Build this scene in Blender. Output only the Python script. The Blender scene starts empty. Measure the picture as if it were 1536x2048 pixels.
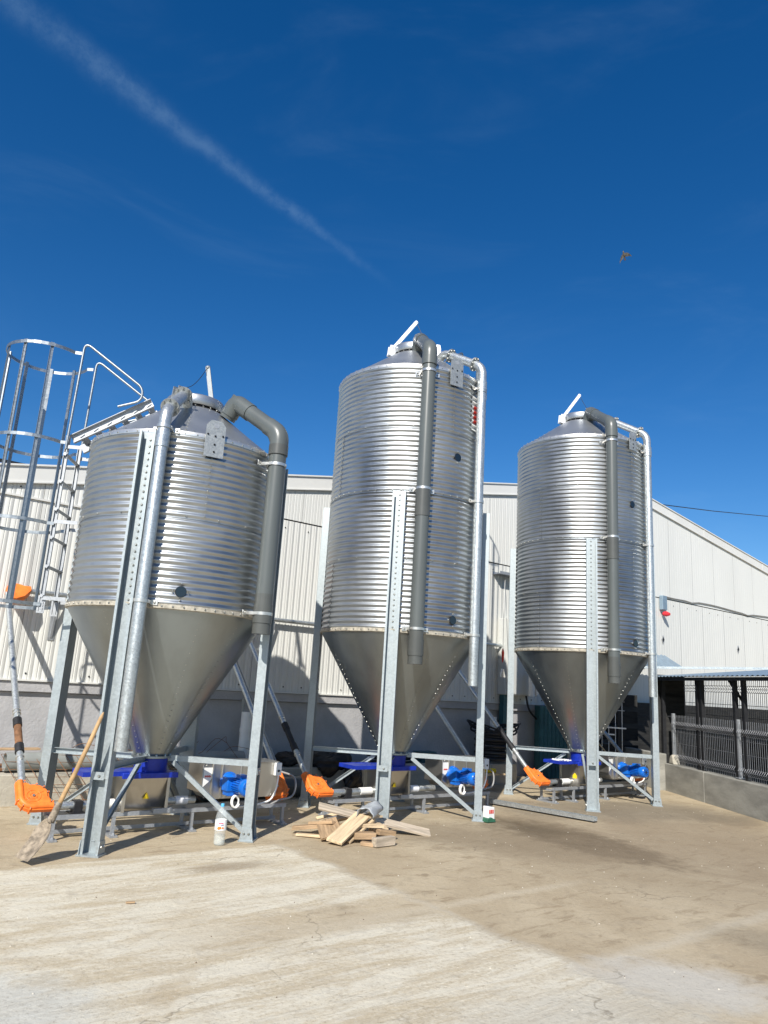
import bpy, math, random
from mathutils import Vector, Matrix
random.seed(7)
PI = math.pi
sc = bpy.context.scene
COL = sc.collection
R = math.radians
# ------------------------------------------------------------------ camera
PITCH, ROLL, CAMH = 0.22988, 0.061098, 1.45
Fv = Vector((0, math.cos(PITCH), math.sin(PITCH)))
U0 = Vector((0, -math.sin(PITCH), math.cos(PITCH)))
R0 = Vector((1, 0, 0))
Rv = R0 * math.cos(ROLL) + U0 * math.sin(ROLL)
Uv = -R0 * math.sin(ROLL) + U0 * math.cos(ROLL)
cd = bpy.data.cameras.new('camera')
cam = bpy.data.objects.new('camera', cd); COL.objects.link(cam)
m = Matrix(((Rv.x, Uv.x, -Fv.x, 0), (Rv.y, Uv.y, -Fv.y, 0), (Rv.z, Uv.z, -Fv.z, CAMH), (0, 0, 0, 1)))
cam.matrix_world = m
cd.sensor_fit = 'VERTICAL'; cd.sensor_height = 36.0; cd.sensor_width = 27.0
cd.lens = 36 * 1470 / 2048
cd.clip_start = 0.05; cd.clip_end = 2000
sc.camera = cam
# ------------------------------------------------------------------ sun, sky, exposure
SUN_AZ, SUN_EL = 75.5, 37.0         # azimuth the light travels towards, elevation
tr = Vector((math.cos(R(SUN_AZ)) * math.cos(R(SUN_EL)), math.sin(R(SUN_AZ)) * math.cos(R(SUN_EL)), -math.sin(R(SUN_EL))))
sd = bpy.data.lights.new('sun', 'SUN'); sd.energy = 5.0; sd.angle = R(0.53); sd.color = (1.0, 0.945, 0.865)
so = bpy.data.objects.new('sun', sd); COL.objects.link(so)
so.rotation_euler = tr.to_track_quat('-Z', 'Y').to_euler(); so.location = (-3, -8, 12)
W = bpy.data.worlds.new('World'); sc.world = W; W.use_nodes = True
nt = W.node_tree; N = nt.nodes; L = nt.links; N.clear()
def mth(nt, op, a, b=None, c=None, clamp=False):
    n = nt.nodes.new('ShaderNodeMath'); n.operation = op; n.use_clamp = clamp
    for i, v in enumerate((a, b, c)):
        if v is None: continue
        if isinstance(v, (int, float)): n.inputs[i].default_value = v
        else: nt.links.new(v, n.inputs[i])
    return n.outputs[0]
def vdot(nt, v, w):
    n = nt.nodes.new('ShaderNodeVectorMath'); n.operation = 'DOT_PRODUCT'
    nt.links.new(v, n.inputs[0]); n.inputs[1].default_value = w
    return n.outputs['Value']
def ramp(nt, v, a, b):           # linear step a->b, clamped 0..1
    n = nt.nodes.new('ShaderNodeMapRange'); n.interpolation_type = 'SMOOTHSTEP'
    nt.links.new(v, n.inputs[0]); n.inputs[1].default_value = a; n.inputs[2].default_value = b
    n.inputs[3].default_value = 0; n.inputs[4].default_value = 1
    return n.outputs[0]
def mix(nt, f, a, b):
    n = nt.nodes.new('ShaderNodeMix'); n.data_type = 'RGBA'
    for s, v in ((n.inputs['Factor'], f), (n.inputs[6], a), (n.inputs[7], b)):
        if isinstance(v, (int, float)): s.default_value = v
        elif isinstance(v, tuple): s.default_value = (*v, 1) if len(v) == 3 else v
        else: nt.links.new(v, s)
    return n.outputs[2]
def noise(nt, vec, scale, detail=4, rough=0.55, dist=0):
    n = nt.nodes.new('ShaderNodeTexNoise'); n.inputs['Scale'].default_value = scale
    n.inputs['Detail'].default_value = detail; n.inputs['Roughness'].default_value = rough
    n.inputs['Distortion'].default_value = dist
    if vec is not None: nt.links.new(vec, n.inputs['Vector'])
    return n.outputs['Fac']
sky = N.new('ShaderNodeTexSky'); sky.sky_type = 'NISHITA'; sky.sun_disc = False
sky.sun_elevation = R(SUN_EL); sky.sun_rotation = math.atan2(-tr.x, -tr.y)
sky.altitude = 300; sky.air_density = 1.0; sky.dust_density = 0.25; sky.ozone_density = 3.5
hs = N.new('ShaderNodeHueSaturation'); hs.inputs['Saturation'].default_value = 1.35; hs.inputs['Value'].default_value = 1.0; hs.inputs['Hue'].default_value = 0.506
L.new(sky.outputs[0], hs.inputs['Color'])
tc = N.new('ShaderNodeTexCoord'); dv = tc.outputs['Generated']
d0 = Vector((-.417, .623, .662)).normalized(); d2 = Vector((-.064, .844, .533)).normalized()
nrm = d0.cross(d2).normalized(); tan = (d2 - d0).normalized()
al = vdot(nt, dv, tuple(tan)); di = vdot(nt, dv, tuple(nrm))
a0 = d0.dot(tan); a2 = d2.dot(tan)
wob = mth(nt, 'MULTIPLY', mth(nt, 'SUBTRACT', noise(nt, dv, 14, 8, 0.72), 0.5), 0.022)
di2 = mth(nt, 'ADD', di, wob)
prog = ramp(nt, al, a0 - 0.1, a2 + 0.08)
wid = mth(nt, 'SUBTRACT', 0.0150, mth(nt, 'MULTIPLY', prog, 0.0095))
g = mth(nt, 'DIVIDE', mth(nt, 'ABSOLUTE', di2), wid)
prof = mth(nt, 'EXPONENT', mth(nt, 'MULTIPLY', mth(nt, 'MULTIPLY', g, g), -1.0))
fade = mth(nt, 'SUBTRACT', 1.0, ramp(nt, al, a2 - 0.10, a2 + 0.09))
puff = ramp(nt, noise(nt, dv, 30, 8, 0.72), 0.30, 0.68)
trail = mth(nt, 'MULTIPLY', mth(nt, 'MULTIPLY', prof, fade), mth(nt, 'ADD', 0.25, mth(nt, 'MULTIPLY', puff, 0.75)))
trail = mth(nt, 'MULTIPLY', trail, 0.085)
fwd = ramp(nt, vdot(nt, dv, (0, 1, 0)), 0.0, 0.2)
mp = N.new('ShaderNodeMapping'); mp.inputs['Scale'].default_value = (1.5, 3.5, 7); mp.inputs['Rotation'].default_value = (0.3, 0.5, 0.2)
L.new(dv, mp.inputs['Vector'])
cir = ramp(nt, noise(nt, mp.outputs[0], 1.6, 6, 0.6, 0.6), 0.5, 0.85)
cir = mth(nt, 'MULTIPLY', cir, 0.035)
cl = mth(nt, 'MULTIPLY', mth(nt, 'MAXIMUM', trail, cir), fwd)
skyc = mix(nt, cl, hs.outputs[0], (5.6, 8.3, 10.2))
bg = N.new('ShaderNodeBackground'); bg.inputs['Strength'].default_value = 0.092
L.new(skyc, bg.inputs['Color'])
out = N.new('ShaderNodeOutputWorld'); L.new(bg.outputs[0], out.inputs['Surface'])
sc.view_settings.view_transform = 'Standard'; sc.view_settings.look = 'None'
sc.view_settings.exposure = 0.36; sc.view_settings.gamma = 1.0
sc.render.resolution_x = 768; sc.render.resolution_y = 1024
sc.render.engine = 'CYCLES'
# ------------------------------------------------------------------ materials
def mat(name, col, rough=0.5, metal=0.0, var=0.0, vscale=6.0, stretch=(1, 1, 1), bump=0.0, bscale=60, spec=0.5, rvar=0.0, trans=0.0, ior=1.45, alt=None, coat=0.0):
    M = bpy.data.materials.new(name); M.use_nodes = True
    t = M.node_tree; P = t.nodes['Principled BSDF']
    P.inputs['Roughness'].default_value = rough; P.inputs['Metallic'].default_value = metal
    P.inputs['Specular IOR Level'].default_value = spec; P.inputs['Coat Weight'].default_value = coat
    P.inputs['Transmission Weight'].default_value = trans; P.inputs['IOR'].default_value = ior
    P.inputs['Base Color'].default_value = (*col, 1)
    if var or bump or rvar:
        c = t.nodes.new('ShaderNodeTexCoord'); mp = t.nodes.new('ShaderNodeMapping'); mp.inputs['Scale'].default_value = stretch
        t.links.new(c.outputs['Object'], mp.inputs['Vector'])
        f = noise(t, mp.outputs[0], vscale, 6, 0.6)
        f2 = ramp(t, f, 0.3, 0.7)
        if var:
            a = tuple(x * (1 - var) for x in col); b = alt or tuple(min(1, x * (1 + var)) for x in col)
            t.links.new(mix(t, f2, a, b), P.inputs['Base Color'])
        if rvar:
            t.links.new(mth(t, 'ADD', rough - rvar / 2, mth(t, 'MULTIPLY', f2, rvar)), P.inputs['Roughness'])
        if bump:
            b_ = t.nodes.new('ShaderNodeBump'); b_.inputs['Strength'].default_value = bump; b_.inputs['Distance'].default_value = 0.01
            t.links.new(noise(t, c.outputs['Object'], bscale, 5), b_.inputs['Height'])
            t.links.new(b_.outputs[0], P.inputs['Normal'])
    return M
def spangle(name, base, rough, metal, amt, scale, bump=0.0):
    M = bpy.data.materials.new(name); M.use_nodes = True
    t = M.node_tree; P = t.nodes['Principled BSDF']; P.inputs['Metallic'].default_value = metal
    c = t.nodes.new('ShaderNodeTexCoord')
    v = t.nodes.new('ShaderNodeTexVoronoi'); v.inputs['Scale'].default_value = scale; t.links.new(c.outputs['Object'], v.inputs['Vector'])
    s = t.nodes.new('ShaderNodeSeparateColor'); t.links.new(v.outputs['Color'], s.inputs[0])
    n = noise(t, c.outputs['Object'], scale * 0.12, 5)
    f = mth(t, 'ADD', mth(t, 'MULTIPLY', s.outputs[0], 0.6), mth(t, 'MULTIPLY', n, 0.5), clamp=True)
    lo = tuple(x * (1 - amt) for x in base); hi = tuple(min(1, x * (1 + amt)) for x in base)
    t.links.new(mix(t, f, lo, hi), P.inputs['Base Color'])
    t.links.new(mth(t, 'ADD', rough - 0.08, mth(t, 'MULTIPLY', f, 0.16)), P.inputs['Roughness'])
    if bump:
        b_ = t.nodes.new('ShaderNodeBump'); b_.inputs['Strength'].default_value = bump; b_.inputs['Distance'].default_value = 0.004
        t.links.new(s.outputs[1], b_.inputs['Height']); t.links.new(b_.outputs[0], P.inputs['Normal'])
    return M
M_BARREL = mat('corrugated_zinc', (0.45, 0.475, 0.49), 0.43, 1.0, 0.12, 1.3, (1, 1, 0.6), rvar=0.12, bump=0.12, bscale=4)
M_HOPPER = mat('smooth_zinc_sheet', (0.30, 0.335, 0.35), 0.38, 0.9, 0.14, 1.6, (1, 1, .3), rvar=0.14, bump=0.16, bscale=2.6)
M_ROOF = mat('roof_zinc_sheet', (0.42, 0.44, 0.455), 0.40, 0.8, 0.06, 2, rvar=0.08)
M_BOLT = mat('bolt_zinc', (0.40, 0.40, 0.37), 0.42, 0.9, 0.2, 30)
M_SEAL = mat('seam_sealant', (0.42, 0.39, 0.32), 0.7, 0.1, 0.3, 25)
M_LEG = spangle('leg_galvanised', (0.36, 0.405, 0.42), 0.5, 0.6, 0.12, 70)
M_PIPE = spangle('pipe_galvanised', (0.50, 0.53, 0.53), 0.38, 0.75, 0.24, 75, 0.15)
M_PLATE = spangle('plate_galvanised', (0.33, 0.355, 0.365), 0.55, 0.6, 0.2, 90)
M_BRIGHT = mat('bright_steel', (0.86, 0.87, 0.88), 0.3, 0.15, 0.04, 20)
M_PVC = mat('grey_pvc', (0.098, 0.110, 0.108), 0.33, 0, 0.10, 4, (1, 1, .2))
M_PVCL = mat('pale_grey_pvc', (0.27, 0.285, 0.27), 0.38, 0, 0.12, 5)
M_PVCD = mat('dark_grey_pvc', (0.085, 0.09, 0.085), 0.35, 0, 0.10, 4)
M_BAND = mat('pipe_clamp_steel', (0.65, 0.64, 0.60), 0.35, 0.8, 0.1, 20)
M_BLACK = mat('black_rubber', (0.016, 0.016, 0.018), 0.55, 0, 0.3, 20)
M_GLASS = mat('dark_port_glass', (0.012, 0.02, 0.03), 0.12, 0, spec=0.7)
M_STAIN = mat('stainless_sheet', (0.50, 0.485, 0.45), 0.34, 0.9, 0.1, 3, (1, 1, .5), rvar=0.12)
M_BLUE = mat('motor_blue_paint', (0.006, 0.13, 0.55), 0.28, 0, 0.12, 14, coat=0.3)
M_BLUE2 = mat('blue_plastic', (0.008, 0.030, 0.33), 0.4, 0, 0.25, 8)
M_ORANGE = mat('orange_plastic', (0.88, 0.20, 0.03), 0.5, 0, 0.16, 12)
M_CAGE = spangle('cage_galvanised', (0.28, 0.31, 0.33), 0.42, 0.85, 0.14, 60)
M_FRAME = spangle('frame_galvanised', (0.36, 0.38, 0.40), 0.5, 0.5, 0.15, 60)
M_WHITE = mat('white_plastic', (0.80, 0.80, 0.77), 0.4, 0, 0.04, 10)
M_YEL = mat('yellow_sticker', (0.85, 0.62, 0.02), 0.5, 0, 0.03, 10)
M_RED = mat('red_print', (0.60, 0.045, 0.03), 0.45, 0, 0.08, 10)
M_CLAD = mat('cream_wall_panel', (0.645, 0.65, 0.615), 0.42, 0, 0.04, 0.8, (1, 1, .25))
M_TRIM = mat('cream_trim', (0.66, 0.66, 0.625), 0.45, 0, 0.03, 1.5)
M_PLINTH = mat('rough_plaster', (0.40, 0.40, 0.405), 0.85, 0, 0.10, 3, bump=0.6, bscale=28)
M_CONC = mat('cast_concrete', (0.40, 0.375, 0.31), 0.85, 0, 0.16, 2.2, (1, 1, 3.5), bump=0.5, bscale=35)
M_CONC2 = mat('weathered_concrete', (0.27, 0.265, 0.235), 0.88, 0, 0.22, 1.8, (1, 1, 3), bump=0.5, bscale=30)
M_WOOD = mat('sawn_timber', (0.56, 0.43, 0.27), 0.72, 0, 0.26, 34, (.10, 1, 1), bump=0.3, bscale=50)
M_WOOD2 = mat('brown_timber', (0.38, 0.26, 0.15), 0.75, 0, 0.32, 30, (.10, 1, 1), bump=0.3, bscale=50)
M_WOOD3 = mat('dirty_plank', (0.44, 0.37, 0.28), 0.8, 0, 0.30, 26, (.12, 1, 1), bump=0.3, bscale=40)
M_HANDLE = mat('shovel_handle_wood', (0.42, 0.27, 0.13), 0.55, 0, 0.25, 9, (1, 1, 1))
M_MUD = mat('caked_mud', (0.26, 0.215, 0.16), 0.9, 0, 0.50, 16, bump=1.0, bscale=45)
M_CLEAR = mat('clear_plastic', (0.80, 0.86, 0.86), 0.08, 0, spec=0.8); M_CLEAR.node_tree.nodes['Principled BSDF'].inputs['Alpha'].default_value = 0.20
M_WATER = mat('bottle_water', (0.62, 0.66, 0.60), 0.05, 0, spec=0.6); M_WATER.node_tree.nodes['Principled BSDF'].inputs['Alpha'].default_value = 0.28
M_SHED = spangle('shed_roof_sheet', (0.28, 0.37, 0.44), 0.42, 0.5, 0.14, 8)
M_DARK = mat('dark_steel', (0.022, 0.023, 0.026), 0.5, 0.3, 0.2, 10)
M_DARKW = mat('shade_board_black', (0.022, 0.022, 0.021), 0.8, 0, 0.4, 4, (1, 1, 6))  # near-black, so the pen's shade is put into the colour
M_WIRE = mat('fence_wire', (0.30, 0.31, 0.33), 0.45, 0.7, 0.15, 20)
M_WIRED = mat('dark_fence_wire', (0.055, 0.055, 0.06), 0.5, 0.5, 0.2, 20)
M_RUST = mat('rusty_steel', (0.22, 0.11, 0.055), 0.8, 0.2, 0.4, 14)
M_TARP = mat('black_plastic_sheet', (0.012, 0.012, 0.013), 0.45, 0, 0.3, 10)
M_GREEN = mat('green_paint', (0.03, 0.12, 0.07), 0.6, 0, 0.2, 12)
M_CAB = mat('cabinet_cream', (0.56, 0.575, 0.55), 0.4, 0, 0.03, 3)
M_ROOFM = mat('warehouse_roof_sheet', (0.5, 0.5, 0.47), 0.5, 0.2, 0.05, 2)
M_SILVER = mat('silver_film', (0.38, 0.40, 0.41), 0.42, 0.15, 0.1, 9, bump=0.4, bscale=18)
M_CABLE = mat('grey_cable', (0.30, 0.30, 0.29), 0.5, 0, 0.1, 10)
M_PINK = mat('pink_print', (0.62, 0.12, 0.22), 0.5, 0, 0.1, 40)
M_TEAL = mat('teal_barrel', (0.03, 0.12, 0.14), 0.45, 0, 0.2, 5)

# ------------------------------------------------------------------ mesh helper
def frame(ax):
    ax = Vector(ax).normalized()
    h = Vector((0, 0, 1)) if abs(ax.z) < 0.95 else Vector((1, 0, 0))
    u = h.cross(ax).normalized(); v = ax.cross(u).normalized()
    return u, v, ax
class MB:
    def __init__(s): s.v = []; s.f = []; s.m = []; s.s = []
    def add(s, vs, fs, mi=0, sm=False):
        o = len(s.v); s.v += [Vector(x) for x in vs]
        for f in fs: s.f.append([i + o for i in f]); s.m.append(mi); s.s.append(sm)
    def hexa(s, c, mi=0):           # 8 corners: bottom loop 0-3, top loop 4-7
        s.add(c, [(0, 3, 2, 1), (4, 5, 6, 7), (0, 1, 5, 4), (1, 2, 6, 5), (2, 3, 7, 6), (3, 0, 4, 7)], mi)
    def box(s, c, a, b, d, mi=0):   # centre and three half vectors
        c, a, b, d = Vector(c), Vector(a), Vector(b), Vector(d)
        s.hexa([c - a - b - d, c + a - b - d, c + a + b - d, c - a + b - d, c - a - b + d, c + a - b + d, c + a + b + d, c - a + b + d], mi)
    def bar(s, p0, p1, w, t, up=(0, 0, 1), mi=0):   # rectangular bar p0->p1, w across, t along 'up'
        p0, p1 = Vector(p0), Vector(p1); ax = (p1 - p0)
        side = ax.cross(Vector(up)).normalized(); u2 = side.cross(ax).normalized()
        s.box((p0 + p1) / 2, ax / 2, side * w / 2, u2 * t / 2, mi)
    def sweep(s, sec, p0, p1, side, outv, mi=0, caps=True, closed=True):  # 2D section extruded p0->p1
        p0, p1, side, outv = Vector(p0), Vector(p1), Vector(side), Vector(outv); n = len(sec)
        vs = [p0 + side * a + outv * b for a, b in sec] + [p1 + side * a + outv * b for a, b in sec]
        fs = [(i, (i + 1) % n, n + (i + 1) % n, n + i) for i in range(n if closed else n - 1)]
        if caps and closed: fs += [tuple(range(n))[::-1], tuple(range(n, 2 * n))]
        s.add(vs, fs, mi)
    def tube(s, pts, r, n=12, mi=0, caps=True, sm=True, hollow=False):
        pts = [Vector(p) for p in pts]; rr = r if isinstance(r, (list, tuple)) else [r] * len(pts)
        vs = []; t0 = (pts[1] - pts[0]).normalized(); u, v, _ = frame(t0)
        for i, p in enumerate(pts):
            if i == 0: t = t0
            elif i == len(pts) - 1: t = (pts[i] - pts[i - 1]).normalized()
            else:
                a_ = (pts[i] - pts[i - 1]); b_ = (pts[i + 1] - pts[i])
                t = (a_.normalized() + b_.normalized())
                t = t.normalized() if t.length > 1e-6 else b_.normalized()
            u = (u - t * u.dot(t)).normalized(); v = t.cross(u)
            for k in range(n):
                a = 2 * PI * k / n; vs.append(p + (u * math.cos(a) + v * math.sin(a)) * rr[i])
        fs = []
        for i in range(len(pts) - 1):
            for k in range(n):
                k2 = (k + 1) % n; fs.append((i * n + k, i * n + k2, (i + 1) * n + k2, (i + 1) * n + k))
        s.add(vs, fs, mi, sm)
        if caps:
            m_ = len(pts) - 1
            if hollow:
                for end, sg in ((0, 1), (m_, -1)):
                    ring = vs[end * n:(end + 1) * n]; c = pts[end]
                    dr = (pts[1] - pts[0]).normalized() if end == 0 else (pts[m_ - 1] - pts[m_]).normalized()
                    inn = [c + (q - c) * 0.93 for q in ring]; deep = [q + dr * rr[end] * 3 for q in inn]
                    o = ring + inn + deep
                    f2 = []
                    for k in range(n):
                        k2 = (k + 1) % n
                        f2 += [(k, k2, n + k2, n + k), (n + k, n + k2, 2 * n + k2, 2 * n + k)]
                    f2.append(tuple(range(2 * n, 3 * n)))
                    s.add(o, f2, mi, False)
            else:
                s.add(vs[:n], [tuple(range(n))[::-1]], mi); s.add(vs[m_ * n:], [tuple(range(n))], mi)
    def lathe(s, prof, c=(0, 0, 0), ax=(0, 0, 1), n=48, mi=0, a0=0, a1=2 * PI, sm=True):   # prof: (radius, height)
        u, v, w = (Vector((1, 0, 0)), Vector((0, 1, 0)), Vector((0, 0, 1))) if tuple(ax) == (0, 0, 1) else frame(ax)
        c = Vector(c); full = abs(a1 - a0 - 2 * PI) < 1e-6; nn = n if full else n + 1
        vs = [c + (u * math.cos(a0 + (a1 - a0) * k / n) + v * math.sin(a0 + (a1 - a0) * k / n)) * r + w * h for r, h in prof for k in range(nn)]
        fs = []
        for i in range(len(prof) - 1):
            for k in range(n):
                k2 = (k + 1) % nn; fs.append((i * nn + k, i * nn + k2, (i + 1) * nn + k2, (i + 1) * nn + k))
        s.add(vs, fs, mi, sm)
    def disc(s, c, ax, r, t, n=16, mi=0): 
        c = Vector(c); ax = Vector(ax).normalized(); s.tube([c - ax * t / 2, c + ax * t / 2], r, n, mi)
    def bolt(s, p, ax, r=0.010, h=0.008, mi=0):
        u, v, w = frame(ax); p = Vector(p); vs = []
        for rr, hh in ((r, -0.004), (r, h * 0.5), (r * 0.6, h)):
            for k in range(6):
                a = PI / 3 * k; vs.append(p + (u * math.cos(a) + v * math.sin(a)) * rr + w * hh)
        fs = [tuple(range(12, 18))]
        for i in range(2):
            for k in range(6): fs.append((i * 6 + k, i * 6 + (k + 1) % 6, i * 6 + 6 + (k + 1) % 6, i * 6 + 6 + k))
        s.add(vs, fs, mi, True)
    def prism(s, poly, c, u, v, w, t, mi=0):    # flat outline in (u,v), thickness t along w
        c, u, v, w = Vector(c), Vector(u), Vector(v), Vector(w).normalized(); n = len(poly)
        vs = [c + u * a + v * b - w * t / 2 for a, b in poly] + [c + u * a + v * b + w * t / 2 for a, b in poly]
        s.add(vs, [tuple(range(n))[::-1], tuple(range(n, 2 * n))] + [(i, (i + 1) % n, n + (i + 1) % n, n + i) for i in range(n)], mi)
    def build(s, name, mats, parent=None, bevel=0.0):
        if not isinstance(mats, (list, tuple)): mats = [mats]
        org = Vector(parent['_o']) if parent is not None else Vector((0, 0, 0))
        me = bpy.data.meshes.new(name)
        me.from_pydata([tuple(x - org) for x in s.v], [], s.f)
        for x in mats: me.materials.append(x)
        me.polygons.foreach_set('material_index', s.m); me.polygons.foreach_set('use_smooth', s.s)
        me.update()
        if any(s.s): me.set_sharp_from_angle(angle=R(42))
        o = bpy.data.objects.new(name, me); COL.objects.link(o)
        if bevel:
            b = o.modifiers.new('bevel', 'BEVEL'); b.width = bevel; b.segments = 2; b.limit_method = 'ANGLE'; b.angle_limit = R(50); b.harden_normals = False
        o['_o'] = tuple(org)
        if parent is not None: o.parent = parent
        return o
def thing(name, label, cat, loc=(0, 0, 0), group=None):
    o = bpy.data.objects.new(name, None); COL.objects.link(o); o.location = loc
    o['_o'] = tuple(loc); o['label'] = label; o['category'] = cat
    o.empty_display_size = 0.2
    if group: o['group'] = group
    return o
def tag(o, label, cat, group=None):
    o['label'] = label; o['category'] = cat
    if group: o['group'] = group
    return o
def rebase(o):    # put a one-mesh thing's origin at its own base
    me = o.data; xs = [v.co.copy() for v in me.vertices]
    c = Vector(((min(v.x for v in xs) + max(v.x for v in xs)) / 2, (min(v.y for v in xs) + max(v.y for v in xs)) / 2, min(v.z for v in xs)))
    me.transform(Matrix.Translation(-c)); o.location = c; return o
def arc(c, u, v, r, a0, a1, n=6):   # arc points in plane (u,v)
    c, u, v = Vector(c), Vector(u), Vector(v)
    return [c + (u * math.cos(a0 + (a1 - a0) * i / n) + v * math.sin(a0 + (a1 - a0) * i / n)) * r for i in range(n + 1)]
def bend(pts, r, n=5):    # round the corners of a polyline
    pts = [Vector(p) for p in pts]; o = [pts[0]]
    for i in range(1, len(pts) - 1):
        a, b, c = pts[i - 1], pts[i], pts[i + 1]; d1 = (a - b).normalized(); d2_ = (c - b).normalized()
        rr = min(r, (a - b).length * .48, (c - b).length * .48)
        p1, p2 = b + d1 * rr, b + d2_ * rr
        for k in range(n + 1):
            t = k / n; o.append(p1 * (1 - t) ** 2 + b * 2 * t * (1 - t) + p2 * t * t)
    o.append(pts[-1]); return o
E2 = Vector((.793, .609, 0)).normalized()      # along the warehouse wall
N2 = Vector((E2.y, -E2.x, 0))                  # out of the wall, towards the yard
Z = Vector((0, 0, 1))
def wp(s, q, z=0.0):                           # wall coordinates -> world
    return E2 * s + N2 * q + Z * z
WALLQ = -9.3

# ------------------------------------------------------------------ ground
def ground_mat():
    M = bpy.data.materials.new('yard_concrete'); M.use_nodes = True
    t = M.node_tree; P = t.nodes['Principled BSDF']; P.inputs['Roughness'].default_value = 0.9
    P.inputs['Specular IOR Level'].default_value = 0.25
    c = t.nodes.new('ShaderNodeTexCoord'); pos = c.outputs['Object']
    s = vdot(t, pos, tuple(E2)); q = vdot(t, pos, tuple(N2))
    cmb = t.nodes.new('ShaderNodeCombineXYZ'); t.links.new(mth(t, 'MULTIPLY', s, 0.20), cmb.inputs[0]); t.links.new(q, cmb.inputs[1])
    grit = noise(t, pos, 38, 9, 0.82)
    streak = mth(t, 'ADD', noise(t, cmb.outputs[0], 5.0, 10, 0.74, 0.6), mth(t, 'MULTIPLY', mth(t, 'SUBTRACT', grit, 0.5), 0.42))
    cm3 = t.nodes.new('ShaderNodeCombineXYZ'); t.links.new(mth(t, 'MULTIPLY', s, 0.10), cm3.inputs[0]); t.links.new(q, cm3.inputs[1])
    fstreak = noise(t, cm3.outputs[0], 26, 6, 0.7)
    big = noise(t, pos, 0.8, 6, 0.62, 0.8)
    mid = noise(t, pos, 5.5, 7, 0.68, 0.3)
    fine = noise(t, pos, 120, 5, 0.75)
    wob = mth(t, 'MULTIPLY', mth(t, 'SUBTRACT', noise(t, pos, 3.0, 6, 0.7), 0.5), 0.35)
    sw = mth(t, 'ADD', s, wob); qw = mth(t, 'ADD', q, mth(t, 'MULTIPLY', wob, 0.5))
    tanA = mix(t, ramp(t, big, 0.32, 0.68), (0.395, 0.318, 0.208), (0.495, 0.415, 0.285))
    tanA = mix(t, mth(t, 'MULTIPLY', ramp(t, mid, 0.52, 0.72), 0.45), tanA, (0.27, 0.22, 0.155))
    pale = mix(t, ramp(t, streak, 0.38, 0.58), (0.50, 0.425, 0.295), (0.64, 0.59, 0.465))
    pale = mix(t, mth(t, 'MULTIPLY', ramp(t, fstreak, 0.50, 0.72), 0.55), pale, (0.68, 0.65, 0.55))
    pale = mix(t, mth(t, 'MULTIPLY', ramp(t, mid, 0.5, 0.75), 0.5), pale, (0.44, 0.39, 0.30))
    pale = mix(t, mth(t, 'MULTIPLY', ramp(t, big, 0.55, 0.72), 0.6), pale, (0.43, 0.345, 0.22))
    inS = mth(t, 'SUBTRACT', 1.0, ramp(t, sw, 3.66, 3.74)); inQ = ramp(t, qw, -6.14, -6.07)
    cm4 = t.nodes.new('ShaderNodeCombineXYZ'); t.links.new(mth(t, 'MULTIPLY', s, 0.38), cm4.inputs[0]); t.links.new(q, cm4.inputs[1])
    dabs = mth(t, 'ADD', noise(t, cm4.outputs[0], 7.5, 9, 0.76, 0.5), mth(t, 'MULTIPLY', mth(t, 'SUBTRACT', grit, 0.5), 0.25))
    tanA = mix(t, mth(t, 'MULTIPLY', ramp(t, dabs, 0.53, 0.62), 0.62), tanA, (0.27, 0.205, 0.125))
    tanA = mix(t, mth(t, 'MULTIPLY', ramp(t, dabs, 0.44, 0.30), 0.35), tanA, (0.50, 0.42, 0.29))
    pale = mix(t, mth(t, 'MULTIPLY', ramp(t, dabs, 0.56, 0.68), 0.45), pale, (0.34, 0.29, 0.21))
    slab = mth(t, 'MULTIPLY', inS, inQ)
    gap = mth(t, 'MULTIPLY', mth(t, 'SUBTRACT', 1.0, ramp(t, mth(t, 'ABSOLUTE', mth(t, 'ADD', qw, 4.15)), 0.12, 0.35)), ramp(t, sw, 1.4, 3.0))
    slab = mth(t, 'MULTIPLY', slab, mth(t, 'SUBTRACT', 1.0, mth(t, 'MULTIPLY', gap, 0.85)))
    col = mix(t, slab, tanA, pale)
    # dust ridges along the joints
    def ridge(cq, w, s0, s1, amt, colr):
        nonlocal col
        a = mth(t, 'SUBTRACT', 1.0, ramp(t, mth(t, 'ABSOLUTE', mth(t, 'SUBTRACT', qw, cq)), 0.0, w))
        b = mth(t, 'MULTIPLY', ramp(t, sw, s0, s0 + .5), mth(t, 'SUBTRACT', 1.0, ramp(t, sw, s1 - .6, s1)))
        col = mix(t, mth(t, 'MULTIPLY', mth(t, 'MULTIPLY', a, b), amt), col, colr)
    ridge(-4.02, 0.10, 2.2, 5.6, 0.8, (0.50, 0.43, 0.31))
    ridge(-2.80, 0.10, 3.3, 7.5, 0.75, (0.50, 0.44, 0.33))
    ridge(-7.05, 0.06, 5.2, 7.0, 0.8, (0.52, 0.46, 0.34))
    ridge(-6.9, 0.05, 8.2, 10.2, 0.7, (0.52, 0.46, 0.34))
    # joint line across
    a = mth(t, 'SUBTRACT', 1.0, ramp(t, mth(t, 'ABSOLUTE', mth(t, 'SUBTRACT', sw, 3.72)), 0.0, 0.07))
    col = mix(t, mth(t, 'MULTIPLY', mth(t, 'MULTIPLY', a, inQ), 0.45), col, (0.50, 0.45, 0.35))
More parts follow.
